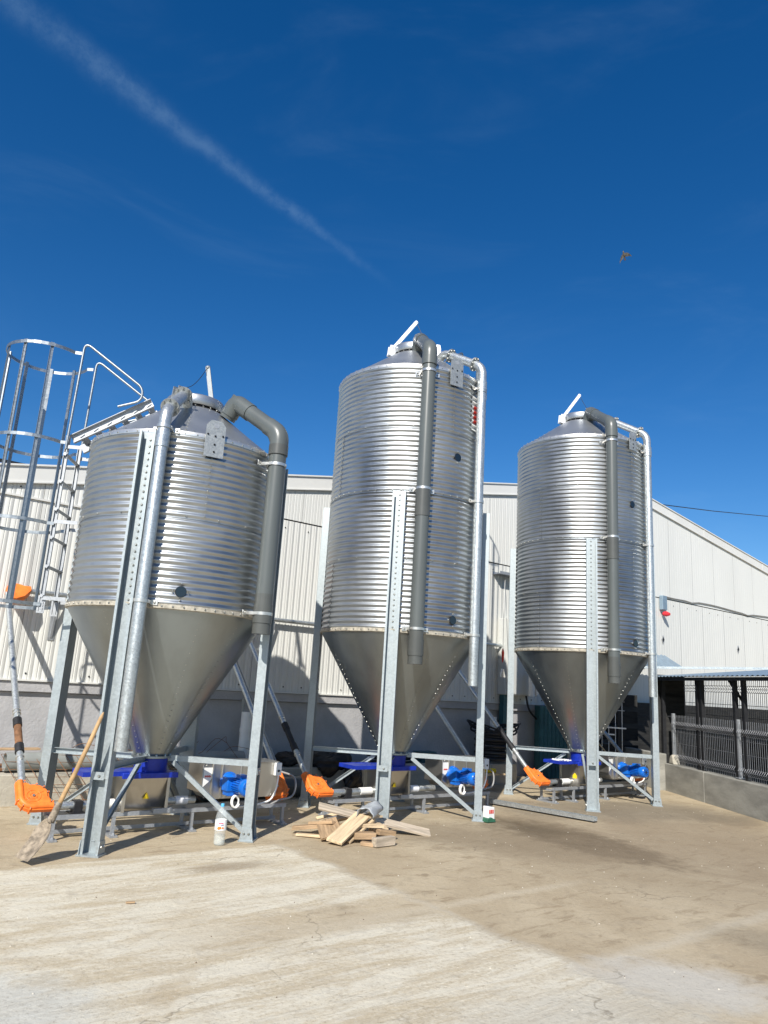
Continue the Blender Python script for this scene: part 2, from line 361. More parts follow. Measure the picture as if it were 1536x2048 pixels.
    def blob(cx, cy, rx, ry, ang, amt, colr, soft=0.5, src=mid):
        nonlocal col
        ca, sa = math.cos(ang), math.sin(ang)
        n = t.nodes.new('ShaderNodeVectorMath'); n.operation = 'SUBTRACT'; t.links.new(pos, n.inputs[0]); n.inputs[1].default_value = (cx, cy, 0)
        x = vdot(t, n.outputs[0], (ca / rx, sa / rx, 0)); y = vdot(t, n.outputs[0], (-sa / ry, ca / ry, 0))
        r_ = mth(t, 'SQRT', mth(t, 'ADD', mth(t, 'MULTIPLY', x, x), mth(t, 'MULTIPLY', y, y)))
        r_ = mth(t, 'ADD', r_, mth(t, 'MULTIPLY', mth(t, 'SUBTRACT', src, 0.5), 1.5))
        k = mth(t, 'SUBTRACT', 1.0, ramp(t, r_, 1 - soft, 1 + soft))
        col = mix(t, mth(t, 'MULTIPLY', k, amt), col, colr)
    blob(2.25, 8.1, 1.05, 0.42, R(-58), 0.95, (0.070, 0.050, 0.030), 0.32)
    blob(1.9, 8.7, 0.85, 0.55, R(-40), 0.7, (0.15, 0.115, 0.07))
    blob(1.3, 7.9, 1.5, 0.6, R(-20), 0.6, (0.20, 0.155, 0.10), 0.6)
    blob(3.9, 8.6, 1.5, 1.9, R(10), 0.62, (0.25, 0.192, 0.125), 0.4, big)
    blob(3.4, 10.5, 1.6, 0.9, R(10), 0.70, (0.19, 0.16, 0.115), 0.4, big)
    blob(2.6, 6.9, 1.7, 0.9, R(-30), 0.40, (0.25, 0.195, 0.125), 0.6)
    blob(2.9, 4.9, 0.7, 0.3, R(-40), 0.55, (0.21, 0.175, 0.12), 0.5)
    blob(1.75, 4.35, 0.45, 0.30, R(-20), 0.75, (0.52, 0.50, 0.44), 0.5)
    blob(1.05, 3.75, 0.75, 0.35, R(30), 0.6, (0.48, 0.45, 0.37), 0.5)
    blob(-1.05, 6.2, 0.32, 0.12, R(37), 0.6, (0.24, 0.185, 0.12), 0.5)
    blob(-1.6, 3.5, 0.5, 0.4, R(0), 0.6, (0.50, 0.51, 0.47), 0.4)
    # far away: earth and grass tone
    far = ramp(t, q, 6.0, 16.0)
    col = mix(t, far, col, (0.20, 0.18, 0.11))
    col = mix(t, mth(t, 'MULTIPLY', ramp(t, grit, 0.47, 0.36), 0.50), col, (0.22, 0.18, 0.125))
    col = mix(t, mth(t, 'MULTIPLY', ramp(t, grit, 0.54, 0.66), mth(t, 'ADD', 0.22, mth(t, 'MULTIPLY', slab, 0.40))), col, (0.70, 0.66, 0.55))
    crk = t.nodes.new('ShaderNodeTexVoronoi'); crk.feature = 'DISTANCE_TO_EDGE'; crk.inputs['Scale'].default_value = 0.42
    vadd = t.nodes.new('ShaderNodeVectorMath'); vadd.operation = 'ADD'; t.links.new(pos, vadd.inputs[0])
    nz = t.nodes.new('ShaderNodeTexNoise'); nz.inputs['Scale'].default_value = 2.2; nz.inputs['Detail'].default_value = 8; t.links.new(pos, nz.inputs['Vector']); t.links.new(nz.outputs['Color'], vadd.inputs[1]); t.links.new(vadd.outputs[0], crk.inputs['Vector'])
    cm_ = mth(t, 'MULTIPLY', mth(t, 'SUBTRACT', 1.0, ramp(t, crk.outputs['Distance'], 0.0, 0.006)), ramp(t, big, 0.46, 0.6))
    col = mix(t, mth(t, 'MULTIPLY', cm_, 0.55), col, (0.16, 0.13, 0.09))
    col = mix(t, mth(t, 'MULTIPLY', ramp(t, fine, 0.58, 0.74), 0.32), col, (0.62, 0.58, 0.48))
    col = mix(t, mth(t, 'MULTIPLY', ramp(t, noise(t, pos, 75, 4, 0.7), 0.63, 0.74), 0.5), col, (0.15, 0.12, 0.085))
    t.links.new(col, P.inputs['Base Color'])
    wv = t.nodes.new('ShaderNodeTexWave'); wv.wave_type = 'BANDS'; wv.bands_direction = 'Y'; wv.inputs['Scale'].default_value = 3.2
    wv.inputs['Distortion'].default_value = 14; wv.inputs['Detail'].default_value = 4; wv.inputs['Detail Scale'].default_value = 0.9
    t.links.new(pos, wv.inputs['Vector'])
    rip = mth(t, 'MULTIPLY', wv.outputs['Fac'], mth(t, 'MULTIPLY', ramp(t, big, 0.42, 0.62), mth(t, 'MULTIPLY', mth(t, 'SUBTRACT', 1.0, slab), ramp(t, q, -4.2, -5.2))))
    h = mth(t, 'ADD', mth(t, 'ADD', mth(t, 'MULTIPLY', mid, 0.9), mth(t, 'MULTIPLY', fine, 0.22)), mth(t, 'MULTIPLY', rip, 0.16))
    h = mth(t, 'ADD', h, mth(t, 'MULTIPLY', mth(t, 'MULTIPLY', fstreak, slab), 0.5))
    b_ = t.nodes.new('ShaderNodeBump'); b_.inputs['Strength'].default_value = 0.55; b_.inputs['Distance'].default_value = 0.025
    t.links.new(h, b_.inputs['Height']); t.links.new(b_.outputs[0], P.inputs['Normal'])
    return M
g = MB(); xs = [-400, -40, -6, -3, 0, 3, 6, 12, 40, 400]
for i in range(len(xs) - 1):
    for j in range(len(xs) - 1):
        g.add([(xs[i], xs[j], 0), (xs[i + 1], xs[j], 0), (xs[i + 1], xs[j + 1], 0), (xs[i], xs[j + 1], 0)], [(0, 1, 2, 3)])
ground = g.build('ground', ground_mat()); ground['kind'] = 'structure'

# ------------------------------------------------------------------ warehouse
wh = thing('warehouse', 'long cream warehouse of ribbed metal panels on a rough grey plinth, behind the silos', 'warehouse', tuple(wp(8, WALLQ - 6, 0)))
S0, S1 = -10.0, 31.0; RIDGE, RZ = 14.2, 6.09
def rake(s): return RZ - 0.19 * (RIDGE - s) if s < RIDGE else RZ - 0.138 * (s - RIDGE)
# ribbed cladding, extruded profile: raised 60 mm, recess 40 mm
def clad(sa, sb, zfun0, zfun1, q, pitch, depth, name='wall_panel'):
    mb = MB(); s = sa; pts = []
    while s < sb:
        pts += [(s, 0), (s + pitch * .40, 0), (s + pitch * .44, -depth), (s + pitch * .50, -depth), (s + pitch * .54, 0), (s + pitch * .88, 0), (s + pitch * .91, -depth * .5), (s + pitch * .96, -depth * .5)]; s += pitch
    pts.append((sb, 0)); pts = [p for p in pts if p[0] <= sb]
    vs = []
    for a, b in pts: vs += [wp(a, q + b, zfun0(a)), wp(a, q + b, zfun1(a))]
    mb.add(vs, [(2 * i, 2 * i + 2, 2 * i + 3, 2 * i + 1) for i in range(len(pts) - 1)])
    return mb
SEAM = 3.73
for k in range(41):
    sa = S0 + k; sb = sa + .994
    pm = clad(sa, sb, lambda s: 1.262, lambda s: min(SEAM - .008, rake(s) - .05), WALLQ, .10, .0050 if sa < 12 else .0022)
    for ds, z_ in ((.12, 1.33), (.53, 1.33), (.83, 1.33), (.33, min(SEAM, rake(sa)) - .12), (.73, min(SEAM, rake(sa)) - .12)): pm.bolt(wp(sa + ds, WALLQ + .002, z_), N2, .011, .008, 1)
    pm.build('wall_panel', [M_CLAD, M_DARK], wh)
for k in range(26):
    sa = 1.6 + k; sb = sa + .994
    clad(sa, sb, lambda s: min(SEAM + .012, rake(s) - .06), lambda s: rake(s) - .05, WALLQ + .004, .10, .0050 if sa < 12 else .0022).build('wall_panel', M_CLAD, wh)
mb = MB(); mb.box(wp((S0 + S1) / 2, WALLQ - .03, SEAM), E2 * ((S1 - S0) / 2 - 2), N2 * .01, Z * .02); mb.build('seam_gap', M_DARK, wh)
# solid core behind the panels
mb = MB()
poly = [(S0, 1.25), (S1, 1.25), (S1, rake(S1) - .06), (RIDGE, RZ - .06), (S0, rake(S0) - .06)]
mb.prism(poly, wp(0, WALLQ - .09, 0), E2, Z, N2, .10); mb.build('inner_wall', M_PLINTH, wh)
# rake trim
mb = MB()
for a, b in ((S0 - .2, RIDGE), (RIDGE, S1 + .2)):
    for q0, q1, z0, z1 in ((WALLQ + .012, WALLQ + .03, -.20, -.012), (WALLQ + .012, WALLQ + .045, -.222, -.2), (WALLQ - .25, WALLQ + .05, -.012, .012)):
        c = [wp(a, q0, rake(a) + z0), wp(b, q0, rake(b) + z0), wp(b, q1, rake(b) + z0), wp(a, q1, rake(a) + z0), wp(a, q0, rake(a) + z1), wp(b, q0, rake(b) + z1), wp(b, q1, rake(b) + z1), wp(a, q1, rake(a) + z1)]
        mb.hexa(c)
for s in (-1, 3.05, 7.1, 11.15, 17.2, 20.2, 23.2): mb.box(wp(s, WALLQ + .034, rake(s) - .105), E2 * .03, N2 * .003, Z * .094)
mb.build('rake_trim', M_TRIM, wh, bevel=.004)
mb = MB(); mb.box(wp(1.6, WALLQ + .012, 3.35), E2 * 2.6, N2 * .012, Z * .012); mb.build('flashing_strip', M_TRIM, wh)
mb = MB(); mb.box(wp((S0 + S1) / 2, WALLQ + .012, 1.253), E2 * (S1 - S0) / 2, N2 * .022, Z * .009); mb.build('drip_trim', M_TRIM, wh)
# roof, side walls
mb = MB(); DEPTH = 26
for a, b in ((S0 - .2, RIDGE), (RIDGE, S1 + .2)):
    mb.hexa([wp(a, WALLQ - DEPTH, rake(a) - .05), wp(b, WALLQ - DEPTH, rake(b) - .05), wp(b, WALLQ - .2, rake(b) - .05), wp(a, WALLQ - .2, rake(a) - .05),
             wp(a, WALLQ - DEPTH, rake(a)), wp(b, WALLQ - DEPTH, rake(b)), wp(b, WALLQ - .2, rake(b)), wp(a, WALLQ - .2, rake(a))])
mb.build('roof', M_ROOFM, wh)
mb = MB()
for s in (S0 + .08, S1 - .08):
    mb.box(wp(s, WALLQ - DEPTH / 2, rake(s) / 2 - .05), E2 * .08, N2 * (DEPTH / 2 - .2), Z * (rake(s) / 2 - .06))
mb.box(wp((S0 + S1) / 2, WALLQ - DEPTH + .1, 1.6), E2 * (S1 - S0) / 2 * .99, N2 * .08, Z * 1.55)
mb.build('side_wall', M_CLAD, wh)
mb = MB()
mb.box(wp((S0 + S1) / 2, WALLQ - .14, .56), E2 * (S1 - S0) / 2, N2 * .10, Z * .56)
mb.box(wp((S0 + S1) / 2, WALLQ - .09, 1.183), E2 * (S1 - S0) / 2, N2 * .10, Z * .058)
mb.build('plinth', M_PLINTH, wh, bevel=.006)

# kerb ledge in front of the wall
kb = MB()
def kerbseg(a, b, qf=-8.62, h=.31):
    kb.box(wp((a + b) / 2, (qf + WALLQ) / 2 - .02, h / 2 - .05), E2 * ((b - a) / 2 - .004), N2 * ((qf - WALLQ) / 2 - .022), Z * (h / 2 + .05))
for a, b in ((-8, -3.4), (-3.4, .6), (.6, 4.6), (4.6, 8.3)): kerbseg(a, b)
tag(rebase(kb.build('concrete_kerb', M_CONC, bevel=.012)), 'low cast concrete ledge running along the foot of the warehouse wall', 'kerb')

# ------------------------------------------------------------------ silos
def pol(c, az, r, z): return Vector((c[0] + r * math.cos(R(az)), c[1] + r * math.sin(R(az)), z))
def rad(az): return Vector((math.cos(R(az)), math.sin(R(az)), 0))
def tng(az): return Vector((-math.sin(R(az)), math.cos(R(az)), 0))
CH = .060; NC = 13; RH = CH * NC + .006     # corrugation pitch, waves per ring, ring height
def silo(c, Rb, z0, rings, legs, label, legtop, steel, pvc, ports, plates, arm, seamaz, cone_seams, logo=None):
    S = thing('grain_silo', label, 'silo', (c[0], c[1], 0))
    S['group'] = 'galvanised grain silos in a row'
    AMP = .0085; zt = z0 + rings * RH
    # barrel
    mb = MB(); prof = []
    for r_ in range(rings):
        zb = z0 + r_ * RH; step = .0015 * (r_ % 2)
        for i in range(NC * 8 + 1):
            prof.append((Rb + step - AMP * math.cos(2 * PI * i / 8), zb + i * CH / 8))
        prof.append((Rb + step - AMP, zb + RH - .001))
    mb.lathe(prof, (c[0], c[1], 0), n=144)
    # vertical lap strips with bolts
    def lap(az, ring):
        zb = z0 + ring * RH; p = []; w = .9
        for i in range(NC * 8 + 1):
            for s_ in (-1, 1):
                p.append(pol(c, az + s_ * w, Rb + .0035 - AMP * math.cos(2 * PI * i / 8), zb + i * CH / 8))
        mb.add(p, [(2 * i, 2 * i + 1, 2 * i + 3, 2 * i + 2) for i in range(NC * 8)], 0, True)
        ed = []
        for i in range(NC * 8 + 1):
            for o_ in (.0036, -.001): ed.append(pol(c, az + w, Rb + o_ - AMP * math.cos(2 * PI * i / 8), zb + i * CH / 8))
        mb.add(ed, [(2 * i, 2 * i + 1, 2 * i + 3, 2 * i + 2) for i in range(NC * 8)], 2, False)  # lap edge in dark steel: the seam's thin shadow line put into colour
        for i in range(NC): mb.bolt(pol(c, az - .2, Rb + AMP + .002, zb + (i + .5) * CH), rad(az), .0085, .009, 1)
    for az, ring in seamaz: lap(az, ring)
    # ring seams
    for r_ in range(1, rings):
        heavy = (rings == 4 and r_ == 2); zz = z0 + r_ * RH
        n = 60 if heavy else 20
        mb.lathe([(Rb - AMP, zz - .005), (Rb + (.007 if heavy else -.001), zz - .004), (Rb + (.007 if heavy else -.001), zz + .002), (Rb - AMP, zz + .004)], (c[0], c[1], 0), n=96)
        for k in range(n): mb.bolt(pol(c, k * 360 / n, Rb + (.006 if heavy else .002), zz + .016), rad(k * 360 / n), .0095, .009, 1)
    mb.build('barrel', [M_BARREL, M_BOLT, M_DARK], S)
    # eave ring with bolts
    mb = MB()
    mb.lathe([(Rb - .005, zt - .03), (Rb + .013, zt - .028), (Rb + .016, zt + .004), (Rb + .012, zt + .012), (Rb - .03, zt + .02)], (c[0], c[1], 0), n=120)
    for k in range(54): mb.bolt(pol(c, k * 360 / 54, Rb - .002, zt + .018), (0, 0, 1), .009, .012, 1)
    for k in range(54): mb.bolt(pol(c, k * 360 / 54 + 2, Rb + .013, zt - .012), rad(k * 360 / 54 + 2), .007, .007, 1)
    mb.build('eave_ring', [M_BAND, M_BOLT], S)
    # roof cone + collar
    rc = .28; zc = zt + .50
    mb = MB(); mb.lathe([(Rb + .004, zt + .008), (Rb * .6 + rc * .4, zt + .008 + .4 * .5), (rc + .02, zc)], (c[0], c[1], 0), n=96)
    for k in range(8):
        az = k * 45 + 12
        if k % 2 == 0:
            for i in range(9):
                t_ = (i + .5) / 9; mb.bolt(pol(c, az, Rb + (rc - Rb) * t_, zt + .012 + .49 * t_), Vector((rad(az).x * .55, rad(az).y * .55, .83)), .008, .008, 1)
    mb.build('roof_cone', [M_ROOF, M_BOLT], S)
    mb = MB()
    mb.lathe([(rc + .012, zc - .025), (rc + .03, zc), (rc - .02, zc + .02)], (c[0], c[1], 0), n=64)
    for k in range(24): mb.bolt(pol(c, k * 15, rc + .022, zc + .002), rad(k * 15) * .6 + Z * .8, .009, .012, 1)
    mb.build('hatch_ring', [M_BLACK, M_BOLT], S)
    mb = MB(); mb.lathe([(rc + .006, zc + .03), (rc + .012, zc + .04), (rc + .014, zc + .125), (rc + .006, zc + .135), (rc * .5, zc + .165), (0.001, zc + .175)], (c[0], c[1], 0), n=64)
    lid = mb.build('hatch_lid', M_ROOF, S)
    # lever arm, brackets and cord
    b0, b1, latch, bright = arm
    b0, b1, latch = Vector(b0), Vector(b1), Vector(latch); armm = M_BRIGHT if bright else M_PLATE
    mb = MB(); mb.bar(b0, b1, .046, .030, rad(-90)); mb.disc(b1, (b1 - b0), .026, .02, 12)
    am = mb.build('lid_lever', armm, S)
    def bracket(p, m_):
        mb = MB(); d = Vector((p.x - c[0], p.y - c[1], 0)).normalized(); tt = d.cross(Z)
        for s_ in (-1, 1): mb.prism([(-.05, -.09), (.05, -.07), (.035, .07), (-.03, .08)], p + tt * .035 * s_, d, Z, tt, .006)
        mb.box(p - Z * .06, d * .05, tt * .04, Z * .005)
        for a in (-.04, .045): mb.disc(p + Z * a, tt, .009, .10, 8)
        mb.build('lid_bracket', m_, S)
    bracket(b0 + Vector((0, 0, -.01)), armm); bracket(latch, armm)
    mb = MB(); n_ = 14; pts = []
    for i in range(n_ + 1):
        t_ = i / n_; q = b1.lerp(latch + Z * .08, t_); q.z -= .10 * math.sin(PI * t_); pts.append(q)
    mb.tube(pts, .0035, 5); mb.build('lid_cord', M_DARK, S)
    # hopper
    mb = MB(); rb_, zb_ = .150, .665; sl = (Rb - rb_) / (z0 - zb_)
    mb.lathe([(Rb + .006, z0 - .004), (rb_ + (Rb - rb_) * .5, (z0 + zb_) / 2), (rb_, zb_)], (c[0], c[1], 0), n=96)
    mb.lathe([(Rb + .004, z0 + .016), (Rb + .016, z0 + .012), (Rb + .014, z0 - .022), (Rb - .012, z0 - .03)], (c[0], c[1], 0), n=120, mi=2)
    for k in range(64): mb.bolt(pol(c, k * 360 / 64, Rb + .013, z0 - .004), rad(k * 360 / 64), .0095, .009, 1)
    for az in cone_seams:
        for s_, off in ((1, 0), ):
            for i in range(26):
                t_ = (i + .4) / 26; rr = Rb + (rb_ - Rb) * t_; zz = z0 + (zb_ - z0) * t_
                mb.bolt(pol(c, az, rr + .001, zz), Vector((rad(az).x * .87, rad(az).y * .87, -.5)), .0062, .006, 1)
        p = []
        for t_ in (0.01, .5, .99):
            rr = Rb + (rb_ - Rb) * t_; zz = z0 + (zb_ - z0) * t_
            for da in (-.020, .020): p.append(pol(c, az + math.degrees(da / rr), rr + .0025, zz))
        mb.add(p, [(0, 1, 3, 2), (2, 3, 5, 4)], 0, True)
    mb.lathe([(rb_, zb_ + .02), (rb_ + .035, zb_ + .014), (rb_ + .035, zb_ - .004), (rb_ - .01, zb_ - .008)], (c[0], c[1], 0), n=40)
    for k in range(12): mb.bolt(pol(c, k * 30, rb_ + .02, zb_ + .012), Z, .011, .02, 1)
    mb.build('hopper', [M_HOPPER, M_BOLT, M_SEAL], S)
    # legs
    ro = Rb + .011
    for az in legs:
        d, t_ = rad(az), tng(az); base = Vector((c[0], c[1], 0)) + d * ro
        w, fl, th, lip = .075, .085, .004, .022
        sec = [(-w + lip, fl), (-w, fl), (-w, 0), (w, 0), (w, fl), (w - lip, fl), (w - lip, fl - th), (w - th, fl - th), (w - th, th), (-w + th, th), (-w + th, fl - th), (-w + lip, fl - th)]
        mb = MB(); mb.sweep(sec, base + Z * .012, base + Z * legtop, t_, d)
        zz = z0 + .03
        while zz < legtop - .02:
            mb.bolt(base + d * (th + .001) + Z * zz, d, .011, .010, 1); zz += CH
        mb.prism([(-.05, -.03), (.05, -.03), (.05, .03), (-.05, .03)], base + d * (fl + .003) + Z * .60 - t_ * .01, t_, Z, d, .005)
        mb.bolt(base + d * (fl + .006) + Z * .60, d, .012, .012, 1)
        lg = mb.build('leg', [M_LEG, M_BOLT], S)
        mb = MB()
        mb.box(base + d * .045 + Z * .007, t_ * .095, d * .07, Z * .006)
        for s_ in (-1, 1):
            cc = base + t_ * s_ * (w + .004) + d * .045
            mb.prism([(-.062, .012), (.062, .012), (.048, .115), (-.044, .115)], cc, d, Z, t_, .006)
            for a in (-.022, .022): mb.bolt(cc + t_ * s_ * .003 + d * a + Z * .07, t_ * s_, .012, .012, 1)
        mb.build('foot_plate', [M_LEG, M_BOLT], lg)
        # radial beam and strut
        h = .026; secb = [(-h, .0), (h, 0), (h, .035), (h - .004, .035), (h - .004, .004), (-h + .004, .004), (-h + .004, .035), (-h, .035)]
        mb = MB(); bi = Vector((c[0], c[1], 0)) + d * (rb_ + .01) ; bo = Vector((c[0], c[1], 0)) + d * (ro - .002)
        mb.sweep([(a, b) for a, b in secb], bi + Z * .66 + t_ * .0, bo + Z * .66, Z, t_)
        mb.build('horizontal_brace', M_LEG, S)
        mb = MB(); p0 = bi + d * .06 + Z * .63; p1 = bo + Z * .08; ax = (p1 - p0).normalized(); sd_ = ax.cross(t_).normalized(); h = .02
        secd = [(-h, 0), (h, 0), (h, .03), (h - .004, .03), (h - .004, .004), (-h + .004, .004), (-h + .004, .03), (-h, .03)]
        mb.sweep(secd, p0 - t_ * .03, p1 - t_ * .03, sd_, t_)
        mb.build('diagonal_brace', M_LEG, S)
    # pipes
    def downpipe(spec, m_, rp, name, flange):
        az, rr, zb, ztop, rin, zin = spec
        p_in = pol(c, az, rin, zin); p_out = pol(c, az, rr, ztop); p_dn = pol(c, az, rr, zb)
        root = pol(c, az, rin - .10, zin - .16)
        mb = MB()
        mb.tube(bend([root, p_in + Vector((0, 0, .0)), p_out, p_dn], rp * 2.0, 6), rp, 22, hollow=True)
        ob = mb.build(name, m_, S)
        dr = (p_out - p_in).normalized()
        if flange:
            for q, ax in ((p_in + dr * .13, dr), (p_out - dr * .13, dr)):
                mb = MB()
                mb.disc(q, ax, rp * 1.62, .014, 24, 0); u, v, w_ = frame(ax)
                for k in range(8):
                    a = k * PI / 4; mb.bolt(q + (u * math.cos(a) + v * math.sin(a)) * rp * 1.34 + w_ * .008, w_, .011, .016, 1); mb.bolt(q + (u * math.cos(a) + v * math.sin(a)) * rp * 1.34 - w_ * .008, -w_, .011, .016, 1)
                mb.build('pipe_flange', [M_PLATE, M_BOLT], ob)
            mb = MB(); mb.tube([p_out - Z * .34, p_out - Z * .20], rp + .007, 22); mb.build('pipe_coupling', M_PIPE, ob)
        else:
            cps = [([p_out - Z * .22, p_out - Z * .12], .011), (bend([p_in + dr * .22, p_in + dr * .11, p_in, root.lerp(p_in, .2)], rp * 1.9, 6), .008),
                   (bend([p_out - dr * .17, p_out, p_out - Z * .17], rp * 2.0, 6), .008), ([p_dn - Z * .002, p_dn + Z * .17], .007)]
            if rings == 4: cps.append(([pol(c, az, rr, z0 + 2 * RH - .30), pol(c, az, rr, z0 + 2 * RH + .02)], .006))
            for pts_, ex in cps:
                mb = MB(); mb.tube(pts_, rp + ex, 22, hollow=(ex == .007)); mb.build('pipe_coupling', M_PVCD if pts_[0].z < z0 + 1.7 else M_PVC, ob)
        zs = [z0 + .02, zt - .0 if flange and rings == 2 else zt - .12] + ([z0 + 2 * RH + .02] if rings == 4 else [])
        for zz in zs:
            mb = MB(); q = pol(c, az, rr, zz)
            mb.tube([q - Z * .014, q + Z * .014], rp + .0095, 22); d, t_ = rad(az), tng(az)
            for s_ in (-1, 1):
                mb.box(q - d * (rr - Rb) * .45 + t_ * s_ * (rp + .008), t_ * .004, d * (rr - Rb) * .45, Z * .014)
                mb.box(q - d * (rr - Rb - .016) + t_ * s_ * (rp + .035), t_ * .03, d * .004, Z * .022)
                mb.bolt(q - d * (rr - Rb - .021) + t_ * s_ * (rp + .04), d, .011, .012, 1)
            mb.build('pipe_clamp', [M_BAND, M_BOLT], ob)
    downpipe(steel[:6], M_PIPE, steel[6], 'fill_pipe', True)
    downpipe(pvc[:6], M_PVC if rings == 4 else M_PVC, pvc[6], 'vent_pipe', False)
    for az, zz in ports:
        mb = MB(); d, t_ = rad(az), tng(az); q = pol(c, az, Rb + .004, zz)
        mb.disc(q, d, .046, .014, 24, 0); mb.disc(q - d * .002, d, .050, .012, 24, 1)
        for k in range(4):
            a = k * PI / 2; mb.bolt(q + (t_ * math.cos(a) + Z * math.sin(a)) * .070 + d * .002, d, .009, .010, 2)
        mb.build('sight_port', [M_GLASS, M_BLACK, M_BOLT], S)
    for az, sc_ in plates:
        mb = MB(); d, t_ = rad(az), tng(az); q = pol(c, az, Rb + .034, zt - .03)
        poly = [(-.09, -.17), (.09, -.17), (.09, .13), (.05, .18), (-.05, .18), (-.09, .13)]
        mb.prism([(a * sc_, b * sc_) for a, b in poly], q, t_, Z, d, .008)
        for a, b in ((0, -.12), (0, -.05), (0, .03), (-.07, .04), (.07, .04)): mb.bolt(q + t_ * a * sc_ + Z * b * sc_ + d * .004, d, .010, .010, 1)
        mb.disc(q + Z * .13 * sc_ + d * .004, d, .026, .004, 16, 2)
        mb.build('lifting_plate', [M_PLATE, M_DARK, M_FRAME], S)
    if logo:
        az, za, zb2, wdt = logo
        def patch(a0_, a1_, z_a, z_b, off, mi, mb):
            n = 8; rows = int((z_b - z_a) / CH * 8); vs = []
            for j in range(rows + 1):
                zz = z_a + (z_b - z_a) * j / rows; k = (zz - z0) / CH
                r_ = Rb + off - AMP * math.cos(2 * PI * k)
                for i in range(n + 1): vs.append(pol(c, a0_ + (a1_ - a0_) * i / n, r_, zz))
            mb.add(vs, [(j * (n + 1) + i, j * (n + 1) + i + 1, (j + 1) * (n + 1) + i + 1, (j + 1) * (n + 1) + i) for j in range(rows) for i in range(n)], mi, True)
        mb = MB(); patch(az, az + wdt, za, zb2, .004, 0, mb)
        patch(az + 2.2, az + wdt - 3, za + .09, zb2 - .11, .0065, 1, mb)
        patch(az + 8, az + 15, za + .17, zb2 - .17, .009, 0, mb)
        mb.build('logo_sticker', [M_WHITE, M_RED], S)
    return S, zt
C1, C2, C3 = (-2.04, 7.28), (.281, 9.088), (3.099, 11.244)
RB1, RB2, RB3 = .935, .955, .985
Z1, Z2, Z3 = 1.995, 2.035, 2.075
def top(z0, rings): return z0 + rings * RH
t1, t2, t3 = top(Z1, 2), top(Z2, 4), top(Z3, 4)
s1, _ = silo(C1, RB1, Z1, 2, (175, -5, -96, 84), 'squat galvanised silo nearest the camera with caged ladder on its left side', t1 - .03,
     (-88, 1.04, .80, t1 + .15, .42, t1 + .58, .054), (-24, 1.07, 1.93, t1 + .20, .52, t1 + .58, .083), [(-70, Z1 + .13)], [(-62, 1.0)],
     ((-1.93, 7.55, t1 + .68), (-2.02, 7.50, t1 + 1.14), (-2.17, 7.05, t1 + .64), False), [(-62, 1), (-150, 0), (20, 1), (150, 1), (-170, 0), (90, 0)], (-112, -57, -30, 160, 90))
s2, _ = silo(C2, RB2, Z2, 4, (173.4, -6.6, -96.6, 83.4), 'tallest-looking middle galvanised silo with grey vent pipe in front and part-hidden red sticker', Z2 + 2 * RH - .01,
     (-36, 1.03, 1.49, t2 + .18, .45, t2 + .50, .055), (-82, 1.06, 1.77, t2 + .18, .34, t2 + .64, .080), [(-55, Z2 + 2 * RH + .50), (-54, Z2 + .16)], [(-60, 1.0)],
     ((C2[0] - .31, C2[1] - .12, t2 + .56), (C2[0] + .0, C2[1] - .02, t2 + 1.04), (C2[0] + .30, C2[1] - .06, t2 + .62), True), [(-60, 3), (-52, 1), (-150, 2), (-152, 0), (-20, 2)], (-160, -68, -40, 70), logo=(-42, t2 - .66, t2 - .22, 26))
s3, _ = silo(C3, RB3, Z3, 4, (172, -8, -97.5, 82), 'rear galvanised silo on the right, beside the wire fence, white lid lever raised', Z3 + 2 * RH - .01,
     (-38, 1.055, 1.50, t3 + .16, .45, t3 + .52, .055), (-82, 1.09, 1.74, t3 + .16, .36, t3 + .60, .080), [(-58, Z3 + 2 * RH + .58), (-57, Z3 + .14)], [(-58, .82)],
     ((C3[0] - .33, C3[1] - .10, t3 + .56), (C3[0] - .02, C3[1], t3 + 1.02), (C3[0] + .30, C3[1] - .02, t3 + .60), True), [(-58, 3), (-58, 1), (-141, 2), (-142, 0)], (-118, -48, -158, 60))

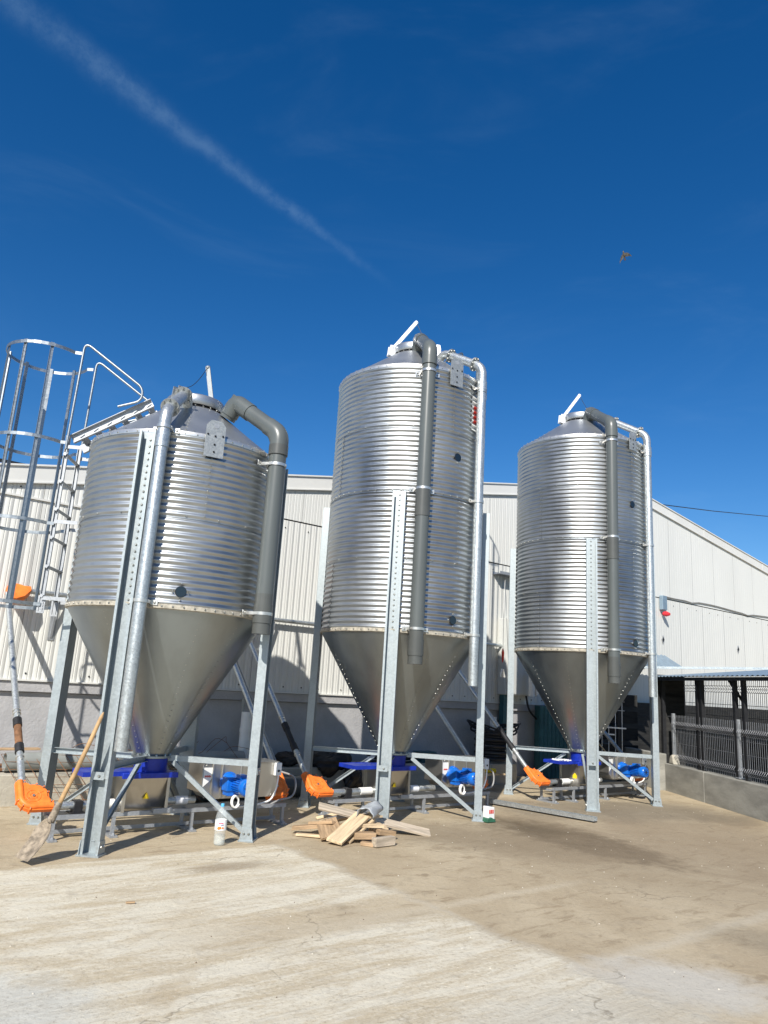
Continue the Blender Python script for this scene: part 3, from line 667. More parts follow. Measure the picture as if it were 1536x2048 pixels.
# caged ladders, part of their silo
def ladder(S, c, Rb, az, zb, zeave, zc, roofladder=True):
    d, t_ = rad(az), tng(az); rl = Rb + .22; cc = Vector((c[0], c[1], 0)); hw = .19
    mb = MB(); zt = zeave + .10
    for s_ in (-1, 1):
        p = cc + d * rl + t_ * s_ * hw
        mb.sweep([(-.02, -.012), (.02, -.012), (.02, .012), (.016, .012), (.016, -.008), (-.016, -.008), (-.016, .012), (-.02, .012)], p + Z * zb, p + Z * zt, d, t_)
        mb.box(p + Z * (zb + .06), d * .035, t_ * .004, Z * .08, 0)
        for k in range(10): mb.bolt(p + Z * (zb + .0 + k * .014) + d * (.02 if k % 2 else -.02) + t_ * s_ * .005, t_ * s_, .005, .004, 1)
    lad = mb.build('ladder', [M_FRAME, M_BRIGHT], S)
    z_ = zb + .14
    while z_ < zt:
        m2 = MB(); m2.bar(cc + d * rl - t_ * (hw + .03) + Z * z_, cc + d * rl + t_ * (hw + .03) + Z * z_, .028, .028, d + Z * .5); m2.build('rung', M_FRAME, lad); z_ += .28
    for zz in (zb + .12, zb + .86, zt - .12):
        for s_ in (-1, 1):
            m2 = MB(); m2.bar(cc + d * (Rb - .0) + t_ * s_ * (hw + .02) + Z * zz, cc + d * rl + t_ * s_ * (hw + .02) + Z * zz, .006, .035)
            m2.build('wall_bracket', M_FRAME, lad)
    rcg = .395; hc = rl + .40; tops = zt + .88
    hz = [zb + .06, zb + .84, zb + 1.66, tops]
    a0_ = R(148)
    for zz in hz:
        m2 = MB(); pts = [cc + d * (hc + rcg * math.cos(a)) + t_ * rcg * math.sin(a) + Z * zz for a in [-a0_ + 2 * a0_ * i / 30 for i in range(31)]]
        pts = [cc + d * (rl + .0) - t_ * (hw + .012) + Z * zz] + pts + [cc + d * (rl + .0) + t_ * (hw + .012) + Z * zz]
        for i in range(len(pts) - 1):
            e = (pts[i + 1] - pts[i]); nn = e.cross(Z).normalized() * .003
            m2.hexa([pts[i] - nn - Z * .016, pts[i + 1] - nn - Z * .016, pts[i + 1] + nn - Z * .016, pts[i] + nn - Z * .016, pts[i] - nn + Z * .016, pts[i + 1] - nn + Z * .016, pts[i + 1] + nn + Z * .016, pts[i] + nn + Z * .016])
        m2.build('cage_hoop', M_CAGE, lad)
    for k in range(7):
        a = R(-114 + k * 38); m2 = MB(); rr = rcg - .008
        p = cc + d * (hc + rr * math.cos(a)) + t_ * rr * math.sin(a); nd = d * math.cos(a) + t_ * math.sin(a)
        td = nd.cross(Z)
        m2.sweep([(-.016, 0), (.016, 0), (.016, .012), (.013, .012), (.013, .003), (-.013, .003), (-.013, .012), (-.016, .012)], p - nd * .012 + Z * (hz[0] - .02), p - nd * .012 + Z * (tops + .03), td, nd)
        m2.build('cage_bar', M_CAGE, lad)
    for s_ in (-1, 1):
        m2 = MB(); q = cc + t_ * s_ * (hw + .03)
        path = bend([q + d * rl + Z * (zt - .15), q + d * (rl - .02) + Z * (zt + 1.0), q + d * (.50) + Z * (zc + .16), q + d * .50 + Z * (zc + .02), q + d * .72 + Z * (zc - .06)], .09, 6)
        m2.tube(path, .0125, 10); m2.build('handrail', M_CAGE, lad)
    if roofladder:
        m2 = MB()
        for s_ in (-1, 1):
            a, b = cc + d * (rl - .03) + t_ * s_ * (hw - .02) + Z * (zeave + .07), cc + d * .40 + t_ * s_ * (hw - .02) + Z * (zc + .03)
            ax = (b - a).normalized(); nn = t_.cross(ax)
            m2.sweep([(-.045, -.02), (.045, -.02), (.045, .02), (.040, .02), (.040, -.015), (-.040, -.015), (-.040, .02), (-.045, .02)], a, b, nn, t_ * s_)
        rl_ = m2.build('roof_ladder', M_FRAME, lad)
        for k in range(6):
            f = (k + .5) / 6; p = (cc + d * (rl - .03) + Z * (zeave + .06)).lerp(cc + d * .40 + Z * (zc + .02), f)
            m2 = MB(); m2.prism([(-.05, .04), (-.01, .0), (-.05, -.04), (-.04, -.045), (.005, 0), (-.04, .045)], p, d, Z, t_, hw * 2 - .05); m2.build('rung', M_FRAME, lad)
ladder(s1, C1, RB1, 185, 1.93, t1, t1 + .50)
ladder(s2, C2, RB2, 62, 1.95, t2, t2 + .50, False)

# ------------------------------------------------------------------ feed conveyors under the silos
def conveyor(c, label, tw, kup, zup, tbox, tback, cabseed):
    P0 = Vector((c[0], c[1], 0)); F = lambda t, n, z: P0 + E2 * t + N2 * n + Z * z
    T = thing('feed_conveyor', label, 'feed conveyor', tuple(P0), 'feed conveyors under the silos')
    # frame
    fr = MB(); x0, x1 = tw + .12, tback + .02
    for n in (-.11, .11):
        fr.box(F((x0 + x1) / 2, n, .185), E2 * (x1 - x0) / 2, N2 * .017, Z * .017)
    fr.box(F((x0 + x1) / 2, -.08, .035), E2 * (x1 - x0) / 2, N2 * .014, Z * .014)
    fo = fr.build('frame', M_FRAME, T)
    for t in (x0 + .03, -.32, .42, x1 - .03):
        m = MB()
        for n in (-.11, .11): m.box(F(t, n, .095), E2 * .015, N2 * .013, Z * .095)
        m.box(F(t, 0, .165), E2 * .014, N2 * .10, Z * .012)
        m.box(F(t, 0, .009), E2 * .035, N2 * .17, Z * .008)
        for n in (-.15, .15): m.bolt(F(t, n, .016), Z, .014, .022)
        m.build('support_leg', M_FRAME, fo)
    # intake boot: two side plates, sloping trough between them
    m = MB()
    for t in (-.26, .14):
        m.prism([(-.16, .0), (.16, .0), (.17, .30), (-.17, .30)], F(t, 0, .205), N2, Z, E2, .004)
        for n in (-.165, .165): m.box(F(t - .012, n, .355), E2 * .014, N2 * .003, Z * .15)
    a, b = .165, .06
    for sgn in (-1, 1):
        m.hexa([F(-.255, sgn * b, .22), F(.135, sgn * b, .22), F(.135, sgn * (b + .004), .22), F(-.255, sgn * (b + .004), .22),
                F(-.255, sgn * a, .50), F(.135, sgn * a, .50), F(.135, sgn * (a + .004), .50), F(-.255, sgn * (a + .004), .50)])
    m.tube([F(-.27, 0, .245), F(.15, 0, .245)], .062, 18)
    bo = m.build('intake_boot', M_STAIN, T)
    m = MB(); m.box(F(.10, .155, .205), E2 * .09, N2 * .02, Z * .02); m.build('boot_foot', M_FRAME, bo)
    m = MB(); q = F(-.264, .09, .34); m.prism([(-.035, -.03), (.035, -.03), (.035, .01), (0, .045), (-.035, .01)], q - E2 * .004, N2, Z, E2, .003)
    m.build('warning_sticker', M_YEL, bo)
    m = MB(); m.prism([(-.030, -.025), (.030, -.025), (.0, .030)], F(-.05, .118, .33) , E2, Z + N2 * .33, N2, .003); m.build('warning_sticker', M_YEL, bo)
    # blue slide gate
    m = MB()
    m.lathe([(.155, .655), (.150, .60), (.150, .535)], (P0.x, P0.y, 0), n=30); m.lathe([(.150, .655), (.144, .60), (.144, .535)], (P0.x, P0.y, 0), n=30)
    m.box(F(-.06, 0, .525), E2 * .26, N2 * .19, Z * .012)
    for n in (-.19, .19): m.box(F(-.06, n, .517), E2 * .26, N2 * .012, Z * .024)
    gt = m.build('slide_gate', M_BLUE2, T, bevel=.005)
    m = MB(); m.box(F(-.45, 0, .545), E2 * .20, N2 * .155, Z * .004)
    for n in (-.155, .155): m.box(F(-.45, n, .533), E2 * .20, N2 * .004, Z * .020)
    m.box(F(-.652, 0, .533), E2 * .004, N2 * .158, Z * .020)
    m.build('slide_tray', M_BLUE2, gt)
    # conveyor tube: wheel -> boot -> drive box -> rear wheel
    m = MB(); m.tube([F(tw + .14, 0, .26), F(-.26, 0, .26)], .034, 16); pt = m.build('conveyor_tube', M_PIPE, T)
    m = MB(); m.tube([F(.15, 0, .26), F(tbox[0] + .01, 0, .26)], .034, 16); m.build('conveyor_tube', M_PIPE, T)
    m = MB(); m.tube([F(-.46, 0, .26), F(-.30, 0, .26)], .041, 16); m.build('tube_coupling', M_WHITE, pt)
    m = MB(); m.tube([F(.28, 0, .26), F(.40, 0, .26)], .041, 16); m.build('tube_coupling', M_BRIGHT, pt)
    m = MB(); m.box(F(tw + .36, 0, .25), E2 * .035, N2 * .055, Z * .05); m.box(F(tw + .36, 0, .20), E2 * .06, N2 * .08, Z * .006); m.build('tube_cradle', M_BLACK, pt)
    # drive box
    t0_, t1_ = tbox; m = MB()
    m.prism([(t0_, .03), (t0_ + .09, -.06), (t1_, -.06), (t1_, .27), (t0_, .27)], F(0, 0, .34), E2, Z, N2, .30)
    m.prism([(t0_ - .012, .27), (t1_ + .012, .27), (t1_ + .012, .276), (t0_ - .012, .276)], F(0, 0, .34), E2, Z, N2, .33)
    for t in (t0_ + .10, t0_ + .20, t0_ + .40):
        m.box(F(t, .158, .445), E2 * .008, N2 * .008, Z * .16)
    m.box(F(t0_ - .006, .0, .47), E2 * .004, N2 * .16, Z * .13)
    for t in (t0_ + .03, t0_ + .26, t0_ + .46, t1_ - .06):
        for z in (.30, .59): m.bolt(F(t, .151, z), N2, .008, .006, 1)
    bx = m.build('drive_box', [M_STAIN, M_BOLT], T, bevel=.003)
    m = MB(); m.prism([(0, -.075), (.088, .0), (.088, .105), (0, .105)], F(t0_ + .004, .153, .465), E2, Z, N2, .003)
    lb = m.build('box_label', M_WHITE, bx)
    m = MB()
    for k in range(6): m.box(F(t0_ + .022 + k * .011, .156, .49), E2 * .0038, N2 * .001, Z * (.007 if k % 2 else .009))
    m.build('label_print', M_RED, lb)
    m = MB(); m.box(F(t0_ + .20 + .42, .165, .55), E2 * .0, N2 * .0, Z * .0) if False else None
    # switch box on the right end
    m = MB(); m.box(F(t1_ - .015, .175, .545), E2 * .035, N2 * .022, Z * .062); m.disc(F(t1_ - .015, .198, .53), N2, .012, .008, 12, 1); m.build('switch_box', [M_WHITE, M_DARK], bx, bevel=.004)
    # geared motor, shaft pointing out into the yard
    tm, zm = t0_ + (.28, .17, .33)[cabseed - 1], .43
    m = MB()
    m.tube([F(tm, .15, zm), F(tm, .165, zm), F(tm, .166, zm), F(tm, .20, zm)], [.098, .098, .088, .086], 28)
    m.tube([F(tm, .20, zm), F(tm, .24, zm)], [.086, .062], 28)
    m.box(F(tm - .02, .255, zm + .0), E2 * .075, N2 * .06, Z * .062)
    m.box(F(tm - .02, .25, zm - .075), E2 * .06, N2 * .055, Z * .03)
    mo = m.build('gearbox', M_BLUE, T, bevel=.010)
    m = MB(); pr = [(.030, .30), (.066, .305)]
    m.tube([F(tm + .01, .30, zm - .005), F(tm + .01, .32, zm - .005)], .072, 26)
    nfin = 22
    m.tube([F(tm + .01, .32, zm - .005), F(tm + .01, .47, zm - .005)], .060, 26)
    for k in range(nfin):
        a = 2 * PI * k / nfin; dd = E2 * math.cos(a) + Z * math.sin(a); tt = E2 * -math.sin(a) + Z * math.cos(a)
        m.box(F(tm + .01, .395, zm - .005) + dd * .066, N2 * .075, dd * .010, tt * .0022)
    m.box(F(tm + .01, .39, zm + .082), E2 * .036, N2 * .045, Z * .018)
    m.build('motor_body', M_BLUE, T, bevel=0)
    m = MB(); m.tube([F(tm + .01, .465, zm - .005), F(tm + .01, .47, zm - .005), F(tm + .01, .535, zm - .005), F(tm + .01, .552, zm - .005)], [.076, .080, .080, .066], 28)
    for k in range(8):
        a = 2 * PI * k / 8; dd = E2 * math.cos(a) + Z * math.sin(a); m.bar(F(tm + .01, .553, zm - .005) + dd * .012, F(tm + .01, .553, zm - .005) + dd * .05, .006, .003, N2, 1)
    m.disc(F(tm + .01, .553, zm - .005), N2, .012, .005, 12, 1)
    m.build('fan_cover', [M_BLUE, M_DARK], T)
    m = MB(); q = F(tm - .01, .30, .33); pts = []
    for i in range(30):
        a = i / 29 * 2 * PI * 1.85 + .5; pts.append(q + (E2 * math.cos(a) * .036 + Z * (math.sin(a) * .052 - .05) + N2 * (.02 + .004 * i / 3)))
    pts += [F(tm + .06, .25, .215), F(tm + .30, .20, .215), F(t1_ - .08, .20, .25), F(t1_ - .02, .195, .36), F(t1_ - .01, .19, .49)]
    m.tube(pts[:30] + bend(pts[29:], .05, 4)[1:], .0085, 8); m.build('motor_cable', M_WHITE, T)
    # corner wheels
    up = (N2 * -1.0 * kup + Z * (zup - .38)).normalized()
    def wheel(tc, sgn, m_name='corner_wheel'):
        # disc in the plane of the conveyor axis and the rising tube
        ax = E2 * sgn; pn = ax.cross(up).normalized(); r_ = .120
        cc = F(tc, 0, .26) + up * (r_ - .03) + ax * 0
        m = MB(); pl = []
        for i in range(17):      # round back
            a = PI * .0 + (PI * 1.0 + .5) * i / 16 - .25
            pl.append((-math.sin(a) * 0 - r_ * math.cos(a - PI / 2 + .0) , 0))
        # outline in coordinates (along ax, along up): square corner towards the tubes, round elsewhere
        pl = [(r_ + .035, -r_ - .012), (r_ + .035, -r_ + .06)]
        for i in range(0, 15): a = -.15 + (PI / 2 + .35) * i / 14; pl.append((r_ * math.cos(a) + .012, r_ * math.sin(a) + .012))
        pl += [(-r_ + .06, r_ + .045), (-r_ - .012, r_ + .045)]
        for i in range(0, 13): a = PI + (PI / 2) * i / 12; pl.append(((r_ + .012) * math.cos(a), (r_ + .012) * math.sin(a)))
        m.prism(pl, cc, ax, up, pn, .036)
        fs = pn if pn.dot(N2) > 0 else -pn
        m.prism([(x * .86, y * .86) for x, y in pl], cc + fs * .025, ax, up, pn, .016)
        for sg in (1, ): 
            pts = [cc + fs * .022 + (ax * math.cos(a) + up * math.sin(a)) * .098 for a in [PI * .93 + (PI * .64) * i / 14 for i in range(15)]]
            m.tube([cc + fs * .022 - ax * .098 + up * .165] + pts + [cc + fs * .022 - up * .098 + ax * .155], .026, 12)
        for rr in (.030, .058):
            m.tube([cc + fs * .034 + (ax * math.cos(a) + up * math.sin(a)) * rr for a in [2 * PI * i / 28 for i in range(29)]], .0042, 6, caps=False)
        for k in range(4):
            a = k * PI / 2 + .5; dd = ax * math.cos(a) + up * math.sin(a); m.bar(cc + fs * .034 + dd * .02, cc + fs * .034 + dd * .10, .006, .005, fs)
        for i in range(1, len(pl), 4):
            x, y = pl[i]; m.box(cc + ax * x * 1.0 + up * y * 1.0, ax * .007, up * .007, pn * .031); m.bolt(cc + ax * x * .93 + up * y * .93 + fs * .03, fs, .006, .006, 1)
        m.disc(cc + fs * .038, fs, .012, .010, 10, 1)
        w = m.build(m_name, [M_ORANGE, M_BOLT], T, bevel=.004)
        start = cc - ax * (r_ - .045) + up * r_
        return start
    st = wheel(tw, 1)
    def riser(st, k_, zt_, ends=True):
        end = st + up * ((zt_ - st.z) / up.z)
        m = MB(); m.tube([st, end], .030, 14); rt = m.build('riser_tube', M_PIPE, T)
        if ends:
            a, b = st.lerp(end, .165), st.lerp(end, .27)
            for q0, q1, mm in ((a - up * .06, a + up * .03, M_BLACK), (b - up * .03, b + up * .06, M_BLACK), (a + up * .02, b - up * .02, M_RUST if cabseed == 1 else M_DARK)):
                m = MB(); m.tube([q0, q1], .040 if mm is M_BLACK else .034, 14); m.build('flexible_sleeve', mm, rt)
            for q in (a - up * .12, b + up * .12, b + up * .16):
                m = MB(); m.tube([q, q + up * .012], .037, 14); m.bolt(q + N2 * .037, N2, .010, .02); m.build('hose_clamp', M_BAND, rt)
        return end
    e1 = riser(st, kup, zup)
    st2 = wheel(tback, -1)
    e2 = riser(st2, kup, zup - .02, False)
    m = MB(); o = E2 * .05
    m.tube([st2 + o + up * .0, st2 + o + up * 1.0, e2 + o], .008, 8); m.build('riser_cable', M_CABLE, T)
    # loop cable round the rear wheel
    m = MB(); m.tube(bend([st2 + o + up * .1, F(tback + .16, .06, .45), F(tback + .15, .07, .25), F(tback - .05, .10, .235), F(tback - .16, .12, .10 + .1)], .1, 6), .010, 8); m.build('wheel_cable', M_CABLE, T)
    # upper wheel at the wall
    ax = E2; pn = up.cross(E2).normalized()
    m = MB(); r_ = .12; cc = e1 + ax * r_ * .8 + up * .02; pl = []
    for i in range(0, 17): a = PI * .30 + (PI * .95) * i / 16; pl.append((r_ * math.cos(a), r_ * math.sin(a)))
    pl += [(-r_ + .02, -r_ - .03), (-r_ + .10, -r_ - .03), (r_ * .6, -r_ * .75), (r_ + .03, .03), (r_ + .03, r_ * .82)]
    m.prism(pl, cc, ax, up, pn, .08); m.build('corner_wheel', M_ORANGE, T, bevel=.005)
    m = MB(); a = cc + ax * r_ + up * (r_ * .45)
    m.tube([a, a + E2 * 2.9], .030, 14); m.build('return_tube', M_PIPE, T)
    m = MB(); a2_ = e2 + ax * .1; m.tube([e2, e2 + up * .06, a2_ + up * .08 + E2 * .25], .03, 14); m.build('return_tube', M_PIPE, T)
    # brackets fixing the pipes to the wall
    for dt in (.35, 1.9):
        m = MB(); q = a + E2 * dt; dq = (q.dot(N2) - WALLQ)
        m.bar(q - Z * .05, q - Z * .05 - N2 * (dq - .004), .03, .03); m.bar(q - Z * .05, q - Z * .5 - N2 * (dq - .004), .025, .025, E2)
        m.box(q - Z * .25 - N2 * (dq - .006), E2 * .035, N2 * .004, Z * .28); m.build('wall_support', M_FRAME, T)
    return T
conveyor(C1, 'feed conveyor under the nearest silo, rusty sleeve on its rising tube', -.98, 2.0, 2.2, (.47, 1.29), 1.42, 1)
conveyor(C2, 'feed conveyor under the middle silo, its front orange wheel above the scrap timber pile', -1.0, 2.0, 2.2, (.66, 1.40), 1.50, 2)
conveyor(C3, 'feed conveyor under the rear right silo, its blue tray sprinkled with spilled white feed', -.90, 2.0, 2.2, (.45, 1.35), 1.46, 3)
m = MB()
for k in range(60):
    q = Vector((C3[0], C3[1], 0)) + E2 * random.uniform(-.60, -.32) + N2 * random.gauss(0, .05) + Z * .556; m.bolt(q, Z, random.uniform(.006, .014), .008)
o = rebase(m.build('spilled_feed', M_WHITE)); o['kind'] = 'stuff'; o['label'] = 'white feed spilled on the blue tray under the right silo'; o['category'] = 'feed'

# ------------------------------------------------------------------ shovel leaning on the front leg of the nearest silo
T = thing('shovel', 'mud-caked shovel with long wooden handle leaning on the front leg of the nearest silo', 'shovel', (-2.46, 5.98, 0))
p_top = Vector((-2.14, 6.12, 1.10)); p_sock = Vector((-2.36, 6.05, .40)); p_tip = Vector((-2.50, 5.90, .03))
dh = (p_top - p_sock).normalized(); m = MB()
pts = [p_sock - dh * .05, p_sock.lerp(p_top, .35) + Vector((.006, 0, -.004)), p_sock.lerp(p_top, .7) + Vector((.004, .004, 0)), p_top - dh * .04, p_top]
m.tube(pts, [.019, .0185, .0175, .015, .006], 14); m.build('handle', M_HANDLE, T)
m = MB(); m.tube([p_sock + dh * .02, p_sock - dh * .04, p_sock - dh * .13], [.024, .027, .030], 14); m.build('socket', M_MUD, T)
db = (p_tip - (p_sock - dh * .12)); ln = db.length; db.normalize(); sdv = db.cross(Vector((-.50, -.82, .32))).normalized(); nb = sdv.cross(db).normalized()
m = MB(); vs = []; nu, nv = 10, 10
for i in range(nu + 1):
    u_ = i / nu; wv = .028 + .064 * min(1, u_ * 4) ** .7 if u_ < .3 else .092 * (1 - .12 * ((u_ - .3) / .7) ** 2)
    for j in range(nv + 1):
        v_ = j / nv * 2 - 1; vs.append(p_sock - dh * .12 + db * (ln * u_) + sdv * v_ * wv + nb * (.030 * v_ * v_ * (1 - .3 * u_) + .02 * math.sin(PI * u_) * -1 + random.uniform(-.0015, .0015)))
n1 = len(vs); vs += [v - nb * .004 for v in vs]; W_ = nv + 1; fs = []
for i in range(nu):
    for j in range(nv): fs += [(i * W_ + j, i * W_ + j + 1, (i + 1) * W_ + j + 1, (i + 1) * W_ + j), (n1 + i * W_ + j, n1 + (i + 1) * W_ + j, n1 + (i + 1) * W_ + j + 1, n1 + i * W_ + j + 1)]
for j in range(nv): fs += [(j, n1 + j, n1 + j + 1, j + 1), (nu * W_ + j, nu * W_ + j + 1, n1 + nu * W_ + j + 1, n1 + nu * W_ + j)]
for i in range(nu): fs += [(i * W_, (i + 1) * W_, n1 + (i + 1) * W_, n1 + i * W_), (i * W_ + nv, n1 + i * W_ + nv, n1 + (i + 1) * W_ + nv, (i + 1) * W_ + nv)]
m.add(vs, fs, 0, True); m.build('blade', M_MUD, T)

# ------------------------------------------------------------------ water bottle
bp = (-1.262, 6.925); T = thing('bottle', 'clear plastic drinks bottle with pale blue cap and fruit label, by the leg', 'bottle', (*bp, 0))
m = MB(); m.lathe([(.001, .006), (.036, .001), (.048, .012), (.050, .03), (.047, .05), (.050, .07), (.049, .12), (.050, .20), (.0495, .235), (.044, .265), (.030, .292), (.016, .308), (.0135, .318), (.0135, .322)], (*bp, 0), n=28)
m.build('bottle_body', M_CLEAR, T)
m = MB(); m.lathe([(.001, .008), (.045, .012), (.0465, .03), (.0455, .085), (.001, .086)], (*bp, 0), n=24); m.build('water', M_WATER, T)
m = MB(); m.lathe([(.001, .343), (.014, .343), (.0155, .340), (.0155, .318)], (*bp, 0), n=20); m.build('cap', mat('pale_blue_cap', (.10, .42, .68), .4), T)
m = MB(); m.lathe([(.0515, .128), (.0515, .212)], (*bp, 0), n=28); lb = m.build('label', M_WHITE, T)
m = MB()
def onb(a, z, r=.0525): return Vector((bp[0] + r * math.cos(a), bp[1] + r * math.sin(a), z))
for da, z, rr in ((-.25, .147, .013), (-.02, .150, .011), (.42, .149, .008)): q = onb(R(-82) + da, z); m.disc(q, rad(-82 + math.degrees(da)), rr, .003, 14)
m.build('fruit_print', M_ORANGE, lb)
m = MB(); pts = []
for i in range(28):
    f = i / 27; pts.append(onb(R(-82) - .38 + .85 * f, .187 + .006 * math.sin(f * 24)))
m.tube(pts, .0026, 5); m.build('script_print', M_PINK, lb)
m = MB(); pts = [onb(R(-82) + .0 + .5 * i / 10, .170 + .003 * math.sin(i * 2)) for i in range(11)]; m.tube(pts, .002, 5); m.build('script_print', M_BLUE2, lb)

# ------------------------------------------------------------------ scrap timber pile
GT = 'scrap timber in the pile in front of the middle silo'
def board(p0, p1, w, t, label, mt=M_WOOD, roll=0.0, name='board', cat='board', cham=0.0):
    p0, p1 = Vector(p0), Vector(p1); ax = (p1 - p0); L_ = ax.length; ax.normalize()
    side = ax.cross(Z).normalized(); upv = side.cross(ax).normalized()
    c_, s_ = math.cos(roll), math.sin(roll); side, upv = side * c_ + upv * s_, upv * c_ - side * s_
    j = lambda a: random.uniform(-a, a)
    m = MB(); c = []
    for (e, sg) in ((p0, -1), (p1, 1)):
        for a, b in ((-1, -1), (1, -1), (1, 1), (-1, 1)):
            c.append(e + side * (a * w / 2 + j(.004)) + upv * (b * t / 2) + ax * (j(.008) + sg * a * cham))
    m.hexa([c[0], c[1], c[5], c[4], c[3], c[2], c[6], c[7]])
    o = m.build(name, mt, bevel=.0025); rebase(o); tag(o, label, cat, GT)
    rot = Matrix((ax, -side, upv)).transposed().to_4x4(); o.data.transform(rot.inverted()); o.rotation_euler = rot.to_euler(); return o
board((-.47, 7.80, .235), (.66, 7.93, .02), .125, .022, 'longest board, lying across the back of the timber pile', M_WOOD3, -.35)
board((-.03, 7.60, .205), (-.27, 7.17, .035), .155, .026, 'wide pale plank sloping down the front of the timber pile', M_WOOD, .18)
board((-.38, 7.66, .13), (-.30, 7.30, .05), .20, .022, 'tawny wide board half under the sloping pale plank', M_WOOD2.copy(), -.25)
bpy.data.materials[-1].name = 'tawny_timber'
board((.09, 7.62, .17), (-.14, 7.29, .015), .028, .022, 'thin batten leaning beside the sloping pale plank', M_WOOD)
board((-.10, 7.36, .065), (.10, 7.41, .065), .10, .055, 'square-cut block in the front row of the pile', M_WOOD2)
board((.09, 7.20, .045), (.27, 7.36, .045), .065, .075, 'grey-faced short block at the right front corner of the pile', M_WOOD3)
board((-.10, 7.50, .135), (.17, 7.60, .125), .12, .030, 'pale short board lying flat on the front blocks', M_WOOD)
board((-.02, 7.62, .18), (.14, 7.78, .175), .10, .020, 'pale split slat on top right of the pile', M_WOOD, .15)
board((-.04, 7.60, .200), (.12, 7.74, .199), .07, .012, 'narrow splinter board above the pale split slat', M_WOOD, -.1)
board((-.70, 7.62, .05), (-.42, 7.62, .085), .075, .035, 'brown offcut at the far left end of the pile', M_WOOD2)
board((-.64, 7.50, .018), (-.33, 7.45, .022), .05, .022, 'thin pale strip on the ground left of the pile', M_WOOD)
board((-.52, 7.70, .085), (-.28, 7.55, .13), .13, .026, 'rounded tan board resting on the brown offcut', M_WOOD2, .2)
board((-.50, 8.02, .08), (-.20, 8.10, .15), .055, .03, 'split branch-like stick behind the pile, upper left', M_WOOD, .3)
board((-.46, 7.92, .05), (-.18, 7.98, .12), .06, .03, 'second split stick just below the upper left one', M_WOOD, -.3)
board((-.40, 7.82, .03), (-.12, 7.88, .07), .07, .03, 'dark-sided offcut under the two split sticks', M_WOOD2)
board((.13, 7.52, .08), (.28, 7.62, .055), .07, .05, 'small brown chunk right of the flat short board', M_WOOD2)
board((-.02, 7.28, .018), (.10, 7.24, .018), .06, .03, 'reddish sliver on the ground between the two front blocks', M_WOOD2)
board((.05, 7.72, .05), (.22, 7.78, .05), .10, .06, 'hidden block under the long board on the right', M_WOOD)
board((-.20, 7.60, .03), (.02, 7.66, .03), .16, .05, 'broad block at the heart of the pile', M_WOOD2)
# crumpled silver film on the pile
m = MB(); vs = []; nn = 16
for i in range(8):
    f = i / 7; cc = Vector((-.01 + .10 * f, 7.52 + .25 * f, .215 + .035 * f))
    for k in range(nn):
        a = PI * (-.1 + 1.2 * k / (nn - 1)); rr = .066 + .006 * math.sin(k * 1.3 + i * .8) + random.uniform(-.0015, .0015)
        vs.append(cc + Vector((math.cos(a) * rr * 1.15, -.3 * math.cos(a) * rr, math.sin(a) * rr)))
m.add(vs, [(i * nn + k, i * nn + k + 1, (i + 1) * nn + k + 1, (i + 1) * nn + k) for i in range(7) for k in range(nn - 1)] , 0, True)
o = m.build('plastic_film', M_SILVER); so_ = o.modifiers.new('thick', 'SOLIDIFY'); so_.thickness = .004; rebase(o); tag(o, 'crumpled silver plastic film draped over the top of the timber pile', 'plastic film')

# ------------------------------------------------------------------ steel channel on the ground, carton, small things
m = MB(); a, b = Vector((1.63, 10.28, .02)), Vector((2.735, 9.30, .02)); side = (b - a).normalized().cross(Z)
m.sweep([(-.045, 0), (.045, 0), (.045, .045), (.041, .045), (.041, .004), (-.041, .004), (-.041, .045), (-.045, .045)], a, b, side, Z)
for k in range(22):
    for q in (-.02, .02): m.disc(a.lerp(b, (k + .5) / 22) + side * q + Z * .0045, Z, .007, .002, 6, 1)
tag(rebase(m.build('steel_channel', [M_PIPE, M_DARK])), 'loose galvanised steel channel lying on the concrete between the middle and right silos', 'channel')
T = thing('paper_cup', 'crushed white and green carton beside the foot of the middle silo leg', 'carton', (1.40, 8.93, 0))
m = MB(); m.prism([(-.05, 0), (.055, -.01), (.05, .13), (-.045, .14)], Vector((1.40, 8.93, .03)), E2, Z, N2, .09); cu = m.build('carton_body', M_WHITE, T, bevel=.006)
m = MB(); m.prism([(-.07, -.006), (.07, -.006), (.06, .02), (0, .045), (-.065, .03)], Vector((1.385, 8.92, .012)), E2, Z, N2, .14); m.build('green_base', M_GREEN, T, bevel=.004)
m = MB()
for k in range(3): m.box(Vector((1.40, 8.93, .115)) + N2 * .047 + E2 * (-.028 + k * .026), E2 * .009, N2 * .0015, Z * .020)
m.build('red_print', M_RED, cu)
# chips and pebbles on the yard
m = MB()
for k in range(420):
    x, y = random.uniform(-2.4, 5.0), random.uniform(3.6, 11.5)
    r_ = random.uniform(.0015, .0045); m.bolt(Vector((x, y, .001)), Z, r_, r_ * .9, random.choice((0, 0, 1)))
o = m.build('gravel_crumbs', [mat('pale_crumb', (.6, .56, .47), .8), mat('dark_crumb', (.16, .12, .08), .9)]); o['kind'] = 'stuff'; o['label'] = 'tiny pale and dark crumbs of grit scattered over the concrete yard'; o['category'] = 'grit'
o = board((-1.48, 5.13, .008), (-1.43, 5.135, .010), .018, .010, 'small brown chip lying on the pale concrete in the left foreground', M_WOOD2, name='wood_chip', cat='wood chip'); del o['group']

